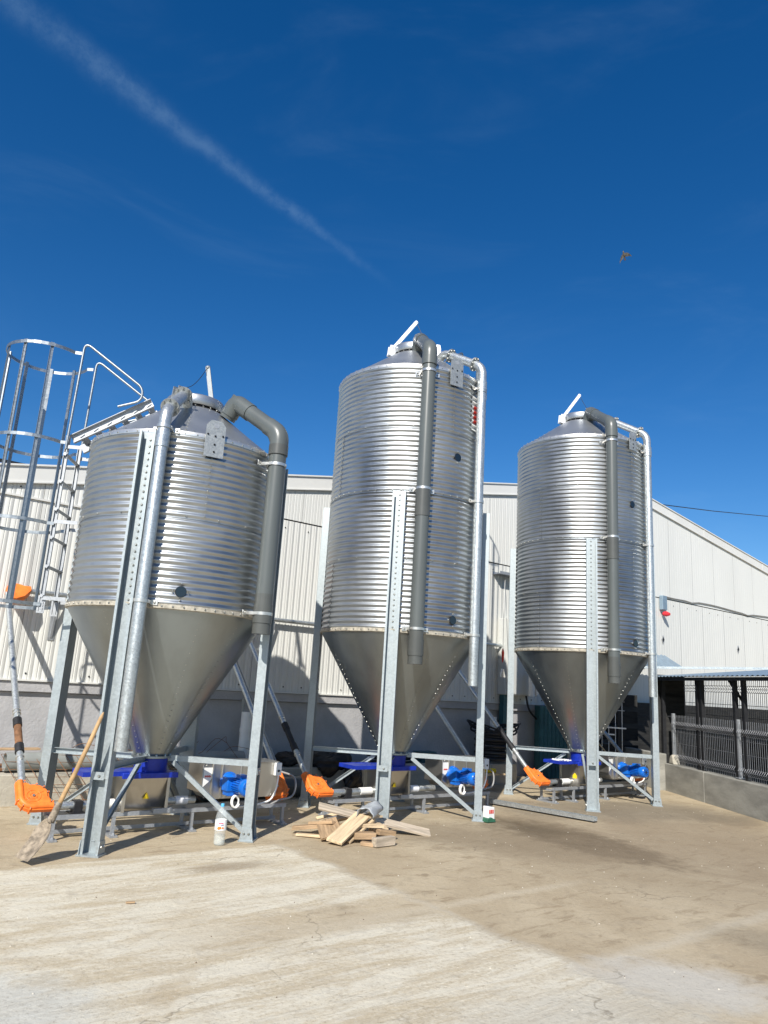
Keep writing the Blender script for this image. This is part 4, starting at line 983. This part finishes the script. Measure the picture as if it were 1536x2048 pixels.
# ------------------------------------------------------------------ things along the wall, left
def pipe(p0, p1, r_, label, m_, hollow=True, n=22):
    m = MB(); m.tube([p0, p1], r_, n, hollow=hollow); o = rebase(m.build('pipe', m_)); return tag(o, label, 'pipe')
pipe(wp(1.95, -8.82, .42), wp(4.75, -8.85, .42), .095, 'long pale grey plastic pipe lying on the kerb behind the nearest silo', M_PVCL)
pipe(wp(2.9, -8.35, .13), wp(5.6, -8.42, .13), .125, 'thick dark grey pipe lying on the ground behind the nearest silo', M_PVC)
for i, (a, b, z, lab) in enumerate([((.9, -8.80), (2.7, -8.98), .335, 'rusty brown board lowest on the kerb at the far left'), ((.7, -8.95), (2.9, -9.06), .365, 'rust-streaked board on the kerb, left, between two others'), ((1.0, -9.10), (2.35, -9.12), .52, 'thin board on top of the pale pipe at the far left')]):
    o = board(wp(a[0], a[1], z), wp(b[0], b[1], z), .10, .022, lab, M_RUST if i < 2 else M_WOOD2); o['group'] = 'old boards on the kerb at the left'
# welded mesh panel leaning on the kerb
T = thing('wire_mesh_panel', 'thin rusty welded wire mesh panel leaning on the kerb behind the left leg', 'wire mesh', tuple(wp(3.2, -8.4, 0)))
m = MB(); A, B, Cc, D = wp(2.15, -8.30, .02), wp(4.5, -8.12, .02), wp(4.15, -8.66, .46), wp(1.9, -8.80, .50)
for k in range(22): m.tube([A.lerp(B, k / 21), D.lerp(Cc, k / 21)], .0028, 5)
for k in range(8): m.tube([A.lerp(D, k / 7), B.lerp(Cc, k / 7)], .0028, 5)
m.build('wire_grid', M_RUST, T)
m = MB(); random.seed(3)
for k in range(7):
    pts = [wp(2.6 + .28 * k + random.uniform(-.1, .1), -8.86 + .03 * j, .45 + .16 * math.sin(j * .9 + k) + random.uniform(-.04, .1)) + E2 * .13 * j for j in range(6)]
    m.tube(bend(pts, .08, 3), .0032, 5)
tag(rebase(m.build('wire_tangle', M_RUST)), 'tangle of thin rusty wire heaped on the kerb behind the nearest silo', 'wire')
# upright white tubes
def uptube(s, q, z0_, z1_, r_, lab, m_=M_WHITE):
    m = MB(); m.tube([wp(s, q, z0_), wp(s, q, z1_)], r_, 18, hollow=True); m.tube([wp(s, q, z1_ - .04), wp(s, q, z1_ + .006)], r_ + .008, 18, hollow=True); return tag(rebase(m.build('upright_pipe', m_)), lab, 'pipe', None)
uptube(4.82, -8.95, .31, .78, .075, 'white plastic pipe standing upright on the kerb behind the nearest silo')
uptube(4.80, -9.05, .31, 1.12, .016, 'slim grey conduit standing behind the white upright pipe', M_PVCL)
# crumpled bags and hoses on the kerb
def crumple(c, rx, ry, rz, m_, name, lab, cat, seed, n=14):
    random.seed(seed); m = MB(); vs = []
    for i in range(n + 1):
        th = PI * i / n
        for k in range(n * 2):
            ph = PI * k / n; rr = 1 + .22 * math.sin(3 * ph + seed) * math.sin(2 * th) + random.uniform(-.10, .10)
            q = Vector(c) + E2 * (rx * math.sin(th) * math.cos(ph) * rr) + N2 * (ry * math.sin(th) * math.sin(ph) * rr) + Z * (rz * math.cos(th) * rr)
            vs.append(q)
    w = n * 2
    m.add(vs, [(i * w + k, i * w + (k + 1) % w, (i + 1) * w + (k + 1) % w, (i + 1) * w + k) for i in range(n) for k in range(w)], 0, False)
    return tag(rebase(m.build(name, m_)), lab, cat)
crumple(wp(6.05, -8.75, .36), .34, .16, .17, M_TARP, 'plastic_sheet', 'crumpled black plastic sheet slumped on the kerb left of the middle silo', 'plastic sheet', 5)
crumple(wp(6.28, -8.50, .17), .14, .10, .20, M_TARP, 'plastic_bag', 'black plastic bag hanging down the kerb face left of the middle silo', 'bag', 9)
crumple(wp(5.45, -8.9, .40), .20, .14, .09, mat('cow_pattern_bag', (.30, .24, .20), .7, var=.9, vscale=7, alt=(.02, .02, .02)), 'feed_bag', 'patchy dark and pale bag on the kerb between the two nearer silos', 'bag', 12)
random.seed(11)
for i in range(3):
    m = MB(); pts = [wp(6.9 + .28 * j, -8.95 + .12 * math.sin(j * 1.2 + i * 2), .34 + .03 * i + .035 * math.sin(j * 1.7 + i)) for j in range(7)]
    m.tube(bend(pts, .1, 4), .018, 8); o = tag(rebase(m.build('black_hose', M_BLACK)), ['lowest black hose trailing along the kerb behind the middle silo', 'middle black hose of three on the kerb behind the middle silo', 'uppermost black hose of three on the kerb behind the middle silo'][i], 'hose', 'black hoses on the kerb')
m = MB(); q = wp(8.0, -9.0, .31)
for k in range(7): m.box(q + Z * (.012 + .024 * k) + E2 * .012 * (k % 2), E2 * .16, N2 * .10, Z * .008)
tag(rebase(m.build('sheet_stack', M_TEAL)), 'small stack of dark blue ribbed sheets on the kerb behind the middle silo', 'sheet stack')

# coil of black pipe on a concrete block
cq = Vector((2.05, 12.75, 0))
m = MB(); m.box(cq + Z * .15, E2 * .30, N2 * .26, Z * .16); tag(rebase(m.build('concrete_block', M_CONC, bevel=.012)), 'pale concrete block under the coil of black pipe', 'block')
m = MB(); pts = []
for i in range(9 * 24): a = 2 * PI * i / 24; z_ = .335 + .050 * (i / 24); rr = .27 + .025 * math.sin(i * .13); pts.append(cq + Vector((math.cos(a) * rr, math.sin(a) * rr, z_)))
m.tube(pts, .026, 8); ci = rebase(m.build('pipe_coil', mat('coil_black', (.03, .03, .033), .38))); tag(ci, 'tall coil of black ribbed pipe stacked on the concrete block by the wall', 'coil')
m = MB(); 
for j in range(3):
    pts = [cq + Vector((math.cos(a) * (.38 + .03 * j), math.sin(a) * .30, .84 + .02 * j + .07 * math.sin(2 * a + j))) for a in [2 * PI * i / 26 for i in range(27)]]; m.tube(pts, .016, 8)
tag(rebase(m.build('hose_loops', M_BLACK)), 'loose loops of black hose thrown over the pipe coil', 'hose')
m = MB(); m.tube([cq + Vector((-.03, -.12, .80)), cq + Vector((-.03, -.12, 1.03))], .055, 18); tag(rebase(m.build('white_canister', M_WHITE)), 'white cylindrical canister standing on top of the pipe coil', 'canister')
m = MB(); m.box(cq + Vector((-.30, -.62, .035)), E2 * .10, N2 * .07, Z * .035); m.box(cq + Vector((-.27, -.62, .09)), E2 * .03, N2 * .03, Z * .03); tag(rebase(m.build('white_fitting', M_WHITE, bevel=.008)), 'low white plastic fitting on the ground in front of the pipe coil', 'fitting')
m = MB(); m.tube([Vector((1.78, 11.72, .27)), Vector((1.93, 11.78, .27))], .035, 14); m.box(Vector((1.86, 11.75, .225)), E2 * .22, N2 * .10, Z * .012, 1); m.box(Vector((1.70, 11.62, .11)), E2 * .06, N2 * .06, Z * .105, 2)
T2 = m.build('yellow_tin', [M_YEL, M_WOOD, M_FRAME]); tag(rebase(T2), 'yellow tin lying on a small wooden shelf behind the middle silo', 'tin')

# ------------------------------------------------------------------ fittings on the warehouse wall
def wbox(name, s0, s1_, z0_, z1_, d, m_, lab, cat, extra=None, bevel=.006):
    m = MB(); m.box(wp((s0 + s1_) / 2, WALLQ + d / 2 + .008, (z0_ + z1_) / 2), E2 * (s1_ - s0) / 2, N2 * d / 2, Z * (z1_ - z0_) / 2)
    o = m.build(name, m_, bevel=bevel); rebase(o); return tag(o, lab, cat)
T = thing('electrical_cabinet', 'tall cream electrical cabinet on the wall between the middle and right silos', 'cabinet', tuple(wp(10.35, WALLQ + .1, 1.40)))
m = MB(); m.box(wp(10.33, WALLQ + .11, 2.07), E2 * .42, N2 * .10, Z * .67); m.build('cabinet_body', M_CAB, T, bevel=.008)
m = MB(); m.box(wp(10.33, WALLQ + .215, 2.07), E2 * .40, N2 * .006, Z * .65); dr_ = m.build('cabinet_door', M_CAB, T, bevel=.004)
m = MB(); m.box(wp(10.02, WALLQ + .228, 2.0), E2 * .012, N2 * .008, Z * .05); m.build('handle', M_DARK, dr_)
m = MB(); m.tube(bend([wp(10.55, WALLQ + .12, 1.40), wp(10.6, WALLQ + .14, 1.15), wp(10.95, WALLQ + .12, .92), wp(11.3, WALLQ + .10, 1.02), wp(11.5, WALLQ + .06, 1.3)], .2, 6), .018, 10)
m.build('supply_cable', M_BLACK, T)
m = MB(); m.box(wp(10.05, WALLQ + .08, 1.0), E2 * .10, N2 * .05, Z * .42); m.build('cable_duct', M_TEAL, T)
m = MB(); m.tube([wp(10.42, WALLQ + .36, 1.40), wp(10.42, WALLQ + .36, 1.80)], .055, 20, hollow=True); m.tube([wp(10.55, WALLQ + .36, 1.42), wp(10.55, WALLQ + .36, 2.3)], .035, 16)
tag(rebase(m.build('white_duct', M_WHITE)), 'pair of white plastic ducts in front of the wall cabinet', 'duct')
T = thing('cable_tray', 'perforated galvanised cable tray fixed across the wall above the cabinet', 'cable tray', tuple(wp(10.4, WALLQ + .1, 3.45)))
m = MB(); a, b = wp(9.72, WALLQ + .10, 3.52), wp(11.8, WALLQ + .10, 3.52)
m.sweep([(-.09, 0), (.09, 0), (.09, .05), (.087, .05), (.087, .003), (-.087, .003), (-.087, .05), (-.09, .05)], a, b, N2, Z)
for k in range(50):
    for q in (-.05, 0, .05): m.disc(a + E2 * (.03 + k * .04) + N2 * q - Z * .001, Z, .009, .003, 6, 1)
m.build('tray', [M_FRAME, M_DARK], T)
m = MB(); m.box(wp(10.9, WALLQ + .04, 3.50), E2 * .02, N2 * .032, Z * .012); m.build('tray_bracket', M_FRAME, T)
T = thing('alarm_beacon', 'grey wall box with a red beacon lamp on the right part of the warehouse', 'beacon', tuple(wp(15.2, WALLQ + .1, 3.3)))
m = MB(); m.box(wp(15.22, WALLQ + .06, 3.62), E2 * .09, N2 * .045, Z * .16); m.build('beacon_box', M_SHED, T, bevel=.008)
m = MB(); m.tube([wp(15.24, WALLQ + .05, 3.38), wp(15.24, WALLQ + .12, 3.37), wp(15.24, WALLQ + .20, 3.36)], [.05, .06, .03], 16); m.build('beacon_lamp', mat('red_beacon', (.62, .03, .04), .25), T)
m = MB(); pts = []
for i in range(34):
    s = 15.3 + i * .3; pts.append(wp(s, WALLQ + .025, 3.80 + .02 * math.sin(s * 1.9) - (.03 if i % 9 == 4 else 0) + .02 * max(0, s - 19) / 3))
m.tube(pts, .013, 8); tag(rebase(m.build('wall_cable', M_CABLE)), 'thin grey cable running along the right part of the warehouse wall', 'cable')
for s, z, lab in ((15.25, 2.80, 'small grey diamond-shaped fixing patch on the wall above the lean-to'), (18.65, 2.84, 'smaller grey fixing patch on the wall, further right')):
    m = MB(); m.prism([(0, -.10), (.05, 0), (0, .10), (-.05, 0)], wp(s, WALLQ + .012, z), E2, Z, N2, .012); m.prism([(0, -.05), (.03, 0), (0, .05), (-.03, 0)], wp(s, WALLQ + .022, z), E2, Z, N2, .01, 1)
    tag(rebase(m.build('fixing_patch', [M_FRAME, M_DARK])), lab, 'wall patch', 'fixing patches on the wall')
T = thing('rope_hook', 'red hook and pale pulley hanging on a rope beside the right silo leg', 'pulley', (2.02, 11.9, 1.75))
q = Vector((2.03, 11.9, 0)); 
m = MB(); m.tube([q + Z * 2.75, q + Z * 2.02], .004, 6); m.build('rope', M_WHITE, T)
m = MB(); m.tube([q + Z * 2.12, q + Z * 2.06, q + Z * 1.95, q + Z * 1.90], [.008, .022, .018, .006], 10); m.build('red_hook', M_RED, T)
m = MB(); m.prism([(-.04, -.05), (.05, -.05), (.05, -.03), (.01, .08), (-.01, .08), (-.04, 0)], q + Z * 1.72, E2, Z, N2, .03); m.build('pulley_block', M_WHITE, T)
m = MB(); m.tube([q + Z * 2.75, wp(10.05, WALLQ + .01, 3.50)], .004, 6); m.build('top_rope', M_WHITE, T)
m = MB(); m.tube([Vector((6.3, 16.9, 6.02)), Vector((9.6, 20.8, 6.95)), Vector((13.9, 25.7, 8.17)), Vector((40, 56, 15.5))], .012, 6)
tag(m.build('overhead_cable', M_DARK), 'thin dark overhead cable crossing the sky to the right gable', 'cable')

# ------------------------------------------------------------------ fence and pen on the right
A0 = Vector((5.0, 13.0, 0)); A1 = Vector((5.22, 10.33, 0)); FD = (A1 - A0).normalized(); FN = Vector((-FD.y, FD.x, 0))   # FN points to the pen (right)
if FN.x < 0: FN = -FN
FL = 6.2
segs = [(0, 1.26), (1.265, 2.9), (2.905, 4.5), (4.505, FL)]
m = MB()
for a, b in segs: m.box(A0 + FD * (a + b) / 2 + FN * .10 + Z * .215, FD * (b - a) / 2, FN * .10, Z * .225)
tag(rebase(m.build('concrete_wall', M_CONC2, bevel=.012)), 'low weathered concrete wall under the wire fence on the right', 'wall')
m = MB(); m.box(A0 + Vector((-.22, .95, .29)), Vector((-.19, .95, 0)), Vector((.07, .014, 0)), Z * .30)
tag(rebase(m.build('return_wall', M_CONC2, bevel=.012)), 'short dark concrete wall running back from the end of the fence', 'wall')
T = thing('wire_fence', 'grey welded wire fence with folded ridges on the low concrete wall at right', 'fence', tuple(A0 + FN * .1 + Z * .44))
def fencepanel(base, d, nrm_, L_, zb, zt, m_, rw=.0028):
    m = MB(); n = int(L_ / .05)
    def prof(z):      # folded V ridges
        o_ = 0
        for rz in (zb + .10, zt - .16):
            o_ = max(o_, .035 * max(0, 1 - abs(z - rz) / .05))
        return o_
    zs = [zb, zb + .05, zb + .10, zb + .15, zt - .21, zt - .16, zt - .11, zt]
    for k in range(n + 1): m.tube([base + d * (k * .05) - nrm_ * prof(z) + Z * z for z in zs], rw, 5, caps=False, sm=False)
    for z in (zb + .05, zb + .10, zb + .15, zb + .33, zb + .51, zt - .21, zt - .16, zt - .11):
        m.tube([base - nrm_ * prof(z) + Z * z, base + d * L_ - nrm_ * prof(z) + Z * z], rw, 5, sm=False)
    return m
for k, (a, b) in enumerate(((.12, 2.02), (2.10, 4.0), (4.08, 6.0))):
    fencepanel(A0 + FD * a + FN * .10, FD, FN, b - a, .455, 1.24, M_WIRE).build('fence_panel', M_WIRE, T)
for a in (.10, 2.06, 4.04, 6.04):
    m = MB(); m.box(A0 + FD * a + FN * .12 + Z * .84, FD * .028, FN * .022, Z * .42); m.box(A0 + FD * a + FN * .12 + Z * .455, FD * .05, FN * .05, Z * .006); m.build('fence_post', M_FRAME, T, bevel=.003)
m = MB(); m.prism([(-.09, 0), (.09, 0), (.03, .16), (-.05, .13)], A0 + FD * .16 + FN * .09 + Z * .44, FD, Z, FN, .12); tag(rebase(m.build('mortar_lump', M_CONC, bevel=.02)), 'lump of rough mortar at the foot of the first fence post', 'mortar')
# back mesh inside the pen, near-black boards added for the pen's shade, posts, roof
T = thing('pen_shelter', 'low animal pen shelter with dark posts and blue grey corrugated roof behind the fence', 'shelter', (6.6, 12.5, 0))
def roofz(p): 
    k = (p - A0); return 1.87 + .11 * k.dot(FN) + .0 * k.dot(FD)
R0_, R1_ = A0 + FD * -.35 - FN * .06, A0 + FD * 4.6 - FN * .06; W_R = 3.4
m = MB(); n = 160; vs = []
for i in range(n + 1):
    p = R0_.lerp(R1_, i / n); dz = .010 * math.sin(i * PI / 2 * 1.0)
    for w in (0, W_R): q = p + FN * w; vs.append(Vector((q.x, q.y, roofz(q) + dz)))
m.add(vs, [(2 * i, 2 * i + 1, 2 * i + 3, 2 * i + 2) for i in range(n)])
o = m.build('roof_sheet', M_SHED, T); so_ = o.modifiers.new('thick', 'SOLIDIFY'); so_.thickness = .004
m = MB()
for w in (.06, W_R - .1): 
    a, b = R0_ + FN * w, R1_ + FN * w; m.bar(Vector((a.x, a.y, roofz(a) - .045)), Vector((b.x, b.y, roofz(b) - .045)), .05, .05)
m.build('roof_beam', M_DARK, T)
for a in (-.25, .95, 1.08, 2.02, 2.25, 3.6, 4.4):
    for w in (.12, W_R - .15):
        m = MB(); p = A0 + FD * a + FN * w; m.box(p + Z * (roofz(p) - .07) / 2, FD * .028, FN * .028, Z * (roofz(p) - .07) / 2); m.build('post', M_DARK, T)
for a in (1.2, 2.4):
    m = MB(); p = A0 + FD * a + FN * .5; m.bar(p + Z * 1.85, p + FD * .45 + Z * 1.45, .03, .03, FN); m.build('brace', M_DARK, T)
fencepanel(A0 + FD * -.3 + FN * .55, FD, FN, 4.8, .95, 1.86, M_WIRED, .0042).build('inner_mesh', M_WIRED, T)
for k, z in enumerate((.14, .42, .70, .98, 1.26)):  # boards added along the wall to darken the pen like deep shade
    m = MB(); m.box(wp(17.0, -9.0, z), E2 * 4.0, N2 * .012, Z * .138); m.build('shade_board', M_DARKW, T)
for k, z in enumerate((.2, .6, 1.0, 1.4, 1.72)):  # end boards added, near-black in place of the shadow under the roof
    m = MB(); m.box(A0 + FD * -.34 + FN * .25 + Z * z, FD * .012, FN * .30, Z * .19); m.build('shade_board', M_DARKW, T)
m = MB(); m.add([A0 + FD * -.35 + FN * .2 + Z * .004, A0 + FD * 6 + FN * .2 + Z * .004, A0 + FD * 6 + FN * 3.5 + Z * .004, A0 + FD * -.35 + FN * 3.5 + Z * .004], [(0, 1, 2, 3)]); pf = m.build('pen_shade_sheet', mat('pen_shade_dark', (.05, .042, .032), .95, 0, .4, 6, bump=.6, bscale=20)); pf['kind'] = 'structure'  # dark sheet added over the ground, pen shade put into its colour
m = MB(); m.box(A0 + FD * -.32 + FN * 1.6 + Z * .5, FD * .012, FN * 1.5, Z * .48); m.build('shade_board', M_DARKW, T)  # another added board, its black standing in for shade
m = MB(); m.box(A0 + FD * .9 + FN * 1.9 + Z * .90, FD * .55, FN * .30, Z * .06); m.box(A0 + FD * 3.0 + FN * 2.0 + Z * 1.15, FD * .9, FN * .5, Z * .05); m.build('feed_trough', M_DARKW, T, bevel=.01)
# lean-to behind: stack of loose roof sheets on another low roof
T = thing('lean_to', 'dark lean-to with loose blue grey roof sheets between the right silo and the warehouse', 'lean-to', (5.2, 14.6, 0))
m = MB(); a, b = Vector((3.95, 13.7, 0)), Vector((7.2, 15.6, 0))
vs = []; n = 60
for i in range(n + 1):
    f = i / n; p = Vector((4.55, 14.0, 1.98)).lerp(Vector((6.3, 15.3, 2.16)), f); q = Vector((4.45, 14.9, 2.32)).lerp(Vector((6.2, 16.0, 2.42)), f); d_ = .012 * math.sin(i * PI / 2)
    vs += [p + Z * d_, q + Z * d_]
m.add(vs, [(2 * i, 2 * i + 2, 2 * i + 3, 2 * i + 1) for i in range(n)]); o = m.build('roof_sheet', M_SHED, T); so_ = o.modifiers.new('thick', 'SOLIDIFY'); so_.thickness = .004
m = MB(); m.bar(Vector((4.5, 13.95, 2.02)), Vector((7.6, 13.4, 2.16)), .05, .04); m.build('roof_beam', M_PIPE, T)
for i in range(4):
    m = MB(); o_ = Vector((.10 * i, .16 * i, .035 * i)); m.hexa([Vector((4.55, 13.75, 2.03)) + o_, Vector((5.25, 14.05, 2.06)) + o_, Vector((5.20, 14.35, 2.10)) + o_, Vector((4.50, 14.05, 2.07)) + o_] + [v + Z * .006 for v in (Vector((4.55, 13.75, 2.03)) + o_, Vector((5.25, 14.05, 2.06)) + o_, Vector((5.20, 14.35, 2.10)) + o_, Vector((4.50, 14.05, 2.07)) + o_)])
    m.build('loose_sheet', M_SHED, T)
for x, y in ((4.55, 14.0), (4.45, 14.85), (6.25, 15.2)):
    m = MB(); m.box(Vector((x, y, .99)), Vector((.03, 0, 0)), Vector((0, .03, 0)), Z * .99); m.build('post', M_DARK, T)
for k in range(5):
    m = MB(); m.bar(Vector((3.75, 13.95, .22 + k * .30)), Vector((4.95, 14.15, .22 + k * .30)), .02, .22); m.build('shade_board', M_DARKW, T)
m = MB(); m.box(Vector((3.35, 13.9, .62)), Vector((.34, .06, 0)), Vector((-.02, .12, 0)), Z * .62)
for k in range(9): m.box(Vector((3.05 + .075 * k, 13.72 + .013 * k, .62)), Vector((.008, .001, 0)), Vector((0, .012, 0)), Z * .61)
tag(rebase(m.build('ribbed_gate', M_TEAL)), 'dark teal ribbed sheet gate behind the right silo', 'gate')
T = thing('pen_gate', 'wire gate panel with two white rungs leaning behind the right silo', 'gate', (4.0, 13.1, 0))
m = MB()
for k in range(4): m.tube([Vector((3.95 + .115 * k, 13.05, .25)), Vector((3.98 + .115 * k, 13.12, 1.42))], .006, 6)
for z in (.35, .55, 1.40, 1.25): m.tube([Vector((3.93, 13.06, z)), Vector((4.36, 13.09, z))], .004, 6)
m.build('wire_grid', M_WHITE, T)
for x0, x1, z in ((3.72, 4.35, .97), (3.72, 4.15, .86)):
    m = MB(); m.bar(Vector((x0, 13.0, z)), Vector((x1, 13.0, z - .01)), .02, .022); m.build('rung', M_WHITE, T)
for a, b, lab in (((3.72, 12.9, .84), (4.10, 12.9, .42), 'pale batten leaning steeply by the wire gate'), ((3.76, 12.95, .66), (3.98, 12.92, .36), 'shorter pale batten below the leaning one by the wire gate')):
    o = board(a, b, .05, .02, lab, M_WOOD, name='batten', cat='batten'); o['group'] = 'battens by the wire gate'

# ------------------------------------------------------------------ bird
bpz = Vector((6.8687, 20.0628, 14.69)); T = thing('bird', 'small grey bird in flight with drooping wings high in the blue sky', 'bird', tuple(bpz))
hd = Vector((-.35, -.55, .55)).normalized(); rt = Vector((.93, -.2, .25)).normalized(); upb = rt.cross(hd).normalized()
m = MB(); m.tube([bpz - hd * .10, bpz - hd * .06, bpz, bpz + hd * .06, bpz + hd * .085, bpz + hd * .105, bpz + hd * .13], [.012, .03, .043, .033, .022, .024, .005], 12)
def wing(sg, droop):
    pts = [(.02, .05), (.08, .07), (.14, .045), (.20, -.02), (.23, -.08), (.15, -.05), (.09, -.06), (.02, -.05)]; vs = []
    for x, y in pts: vs.append(bpz + rt * sg * x * math.cos(droop) + Vector((0, 0, -1)) * x * math.sin(droop) + hd * y)
    n = len(vs); vv = vs + [v + upb * .005 for v in vs]
    m.add(vv, [tuple(range(n))[::-1], tuple(range(n, 2 * n))] + [(i, (i + 1) % n, n + (i + 1) % n, n + i) for i in range(n)], 0)
wing(1, .15); wing(-1, .85)
ta = [bpz - hd * .08 + rt * .012, bpz - hd * .17 + rt * .035, bpz - hd * .17 - rt * .035, bpz - hd * .08 - rt * .012]
m.add(ta + [v + upb * .004 for v in ta], [(0, 1, 2, 3), (7, 6, 5, 4), (0, 4, 5, 1), (1, 5, 6, 2), (2, 6, 7, 3), (3, 7, 4, 0)], 0)
m.build('bird_body', mat('bird_feathers', (.07, .065, .065), .7, var=.6, vscale=14, alt=(.22, .20, .17)), T)
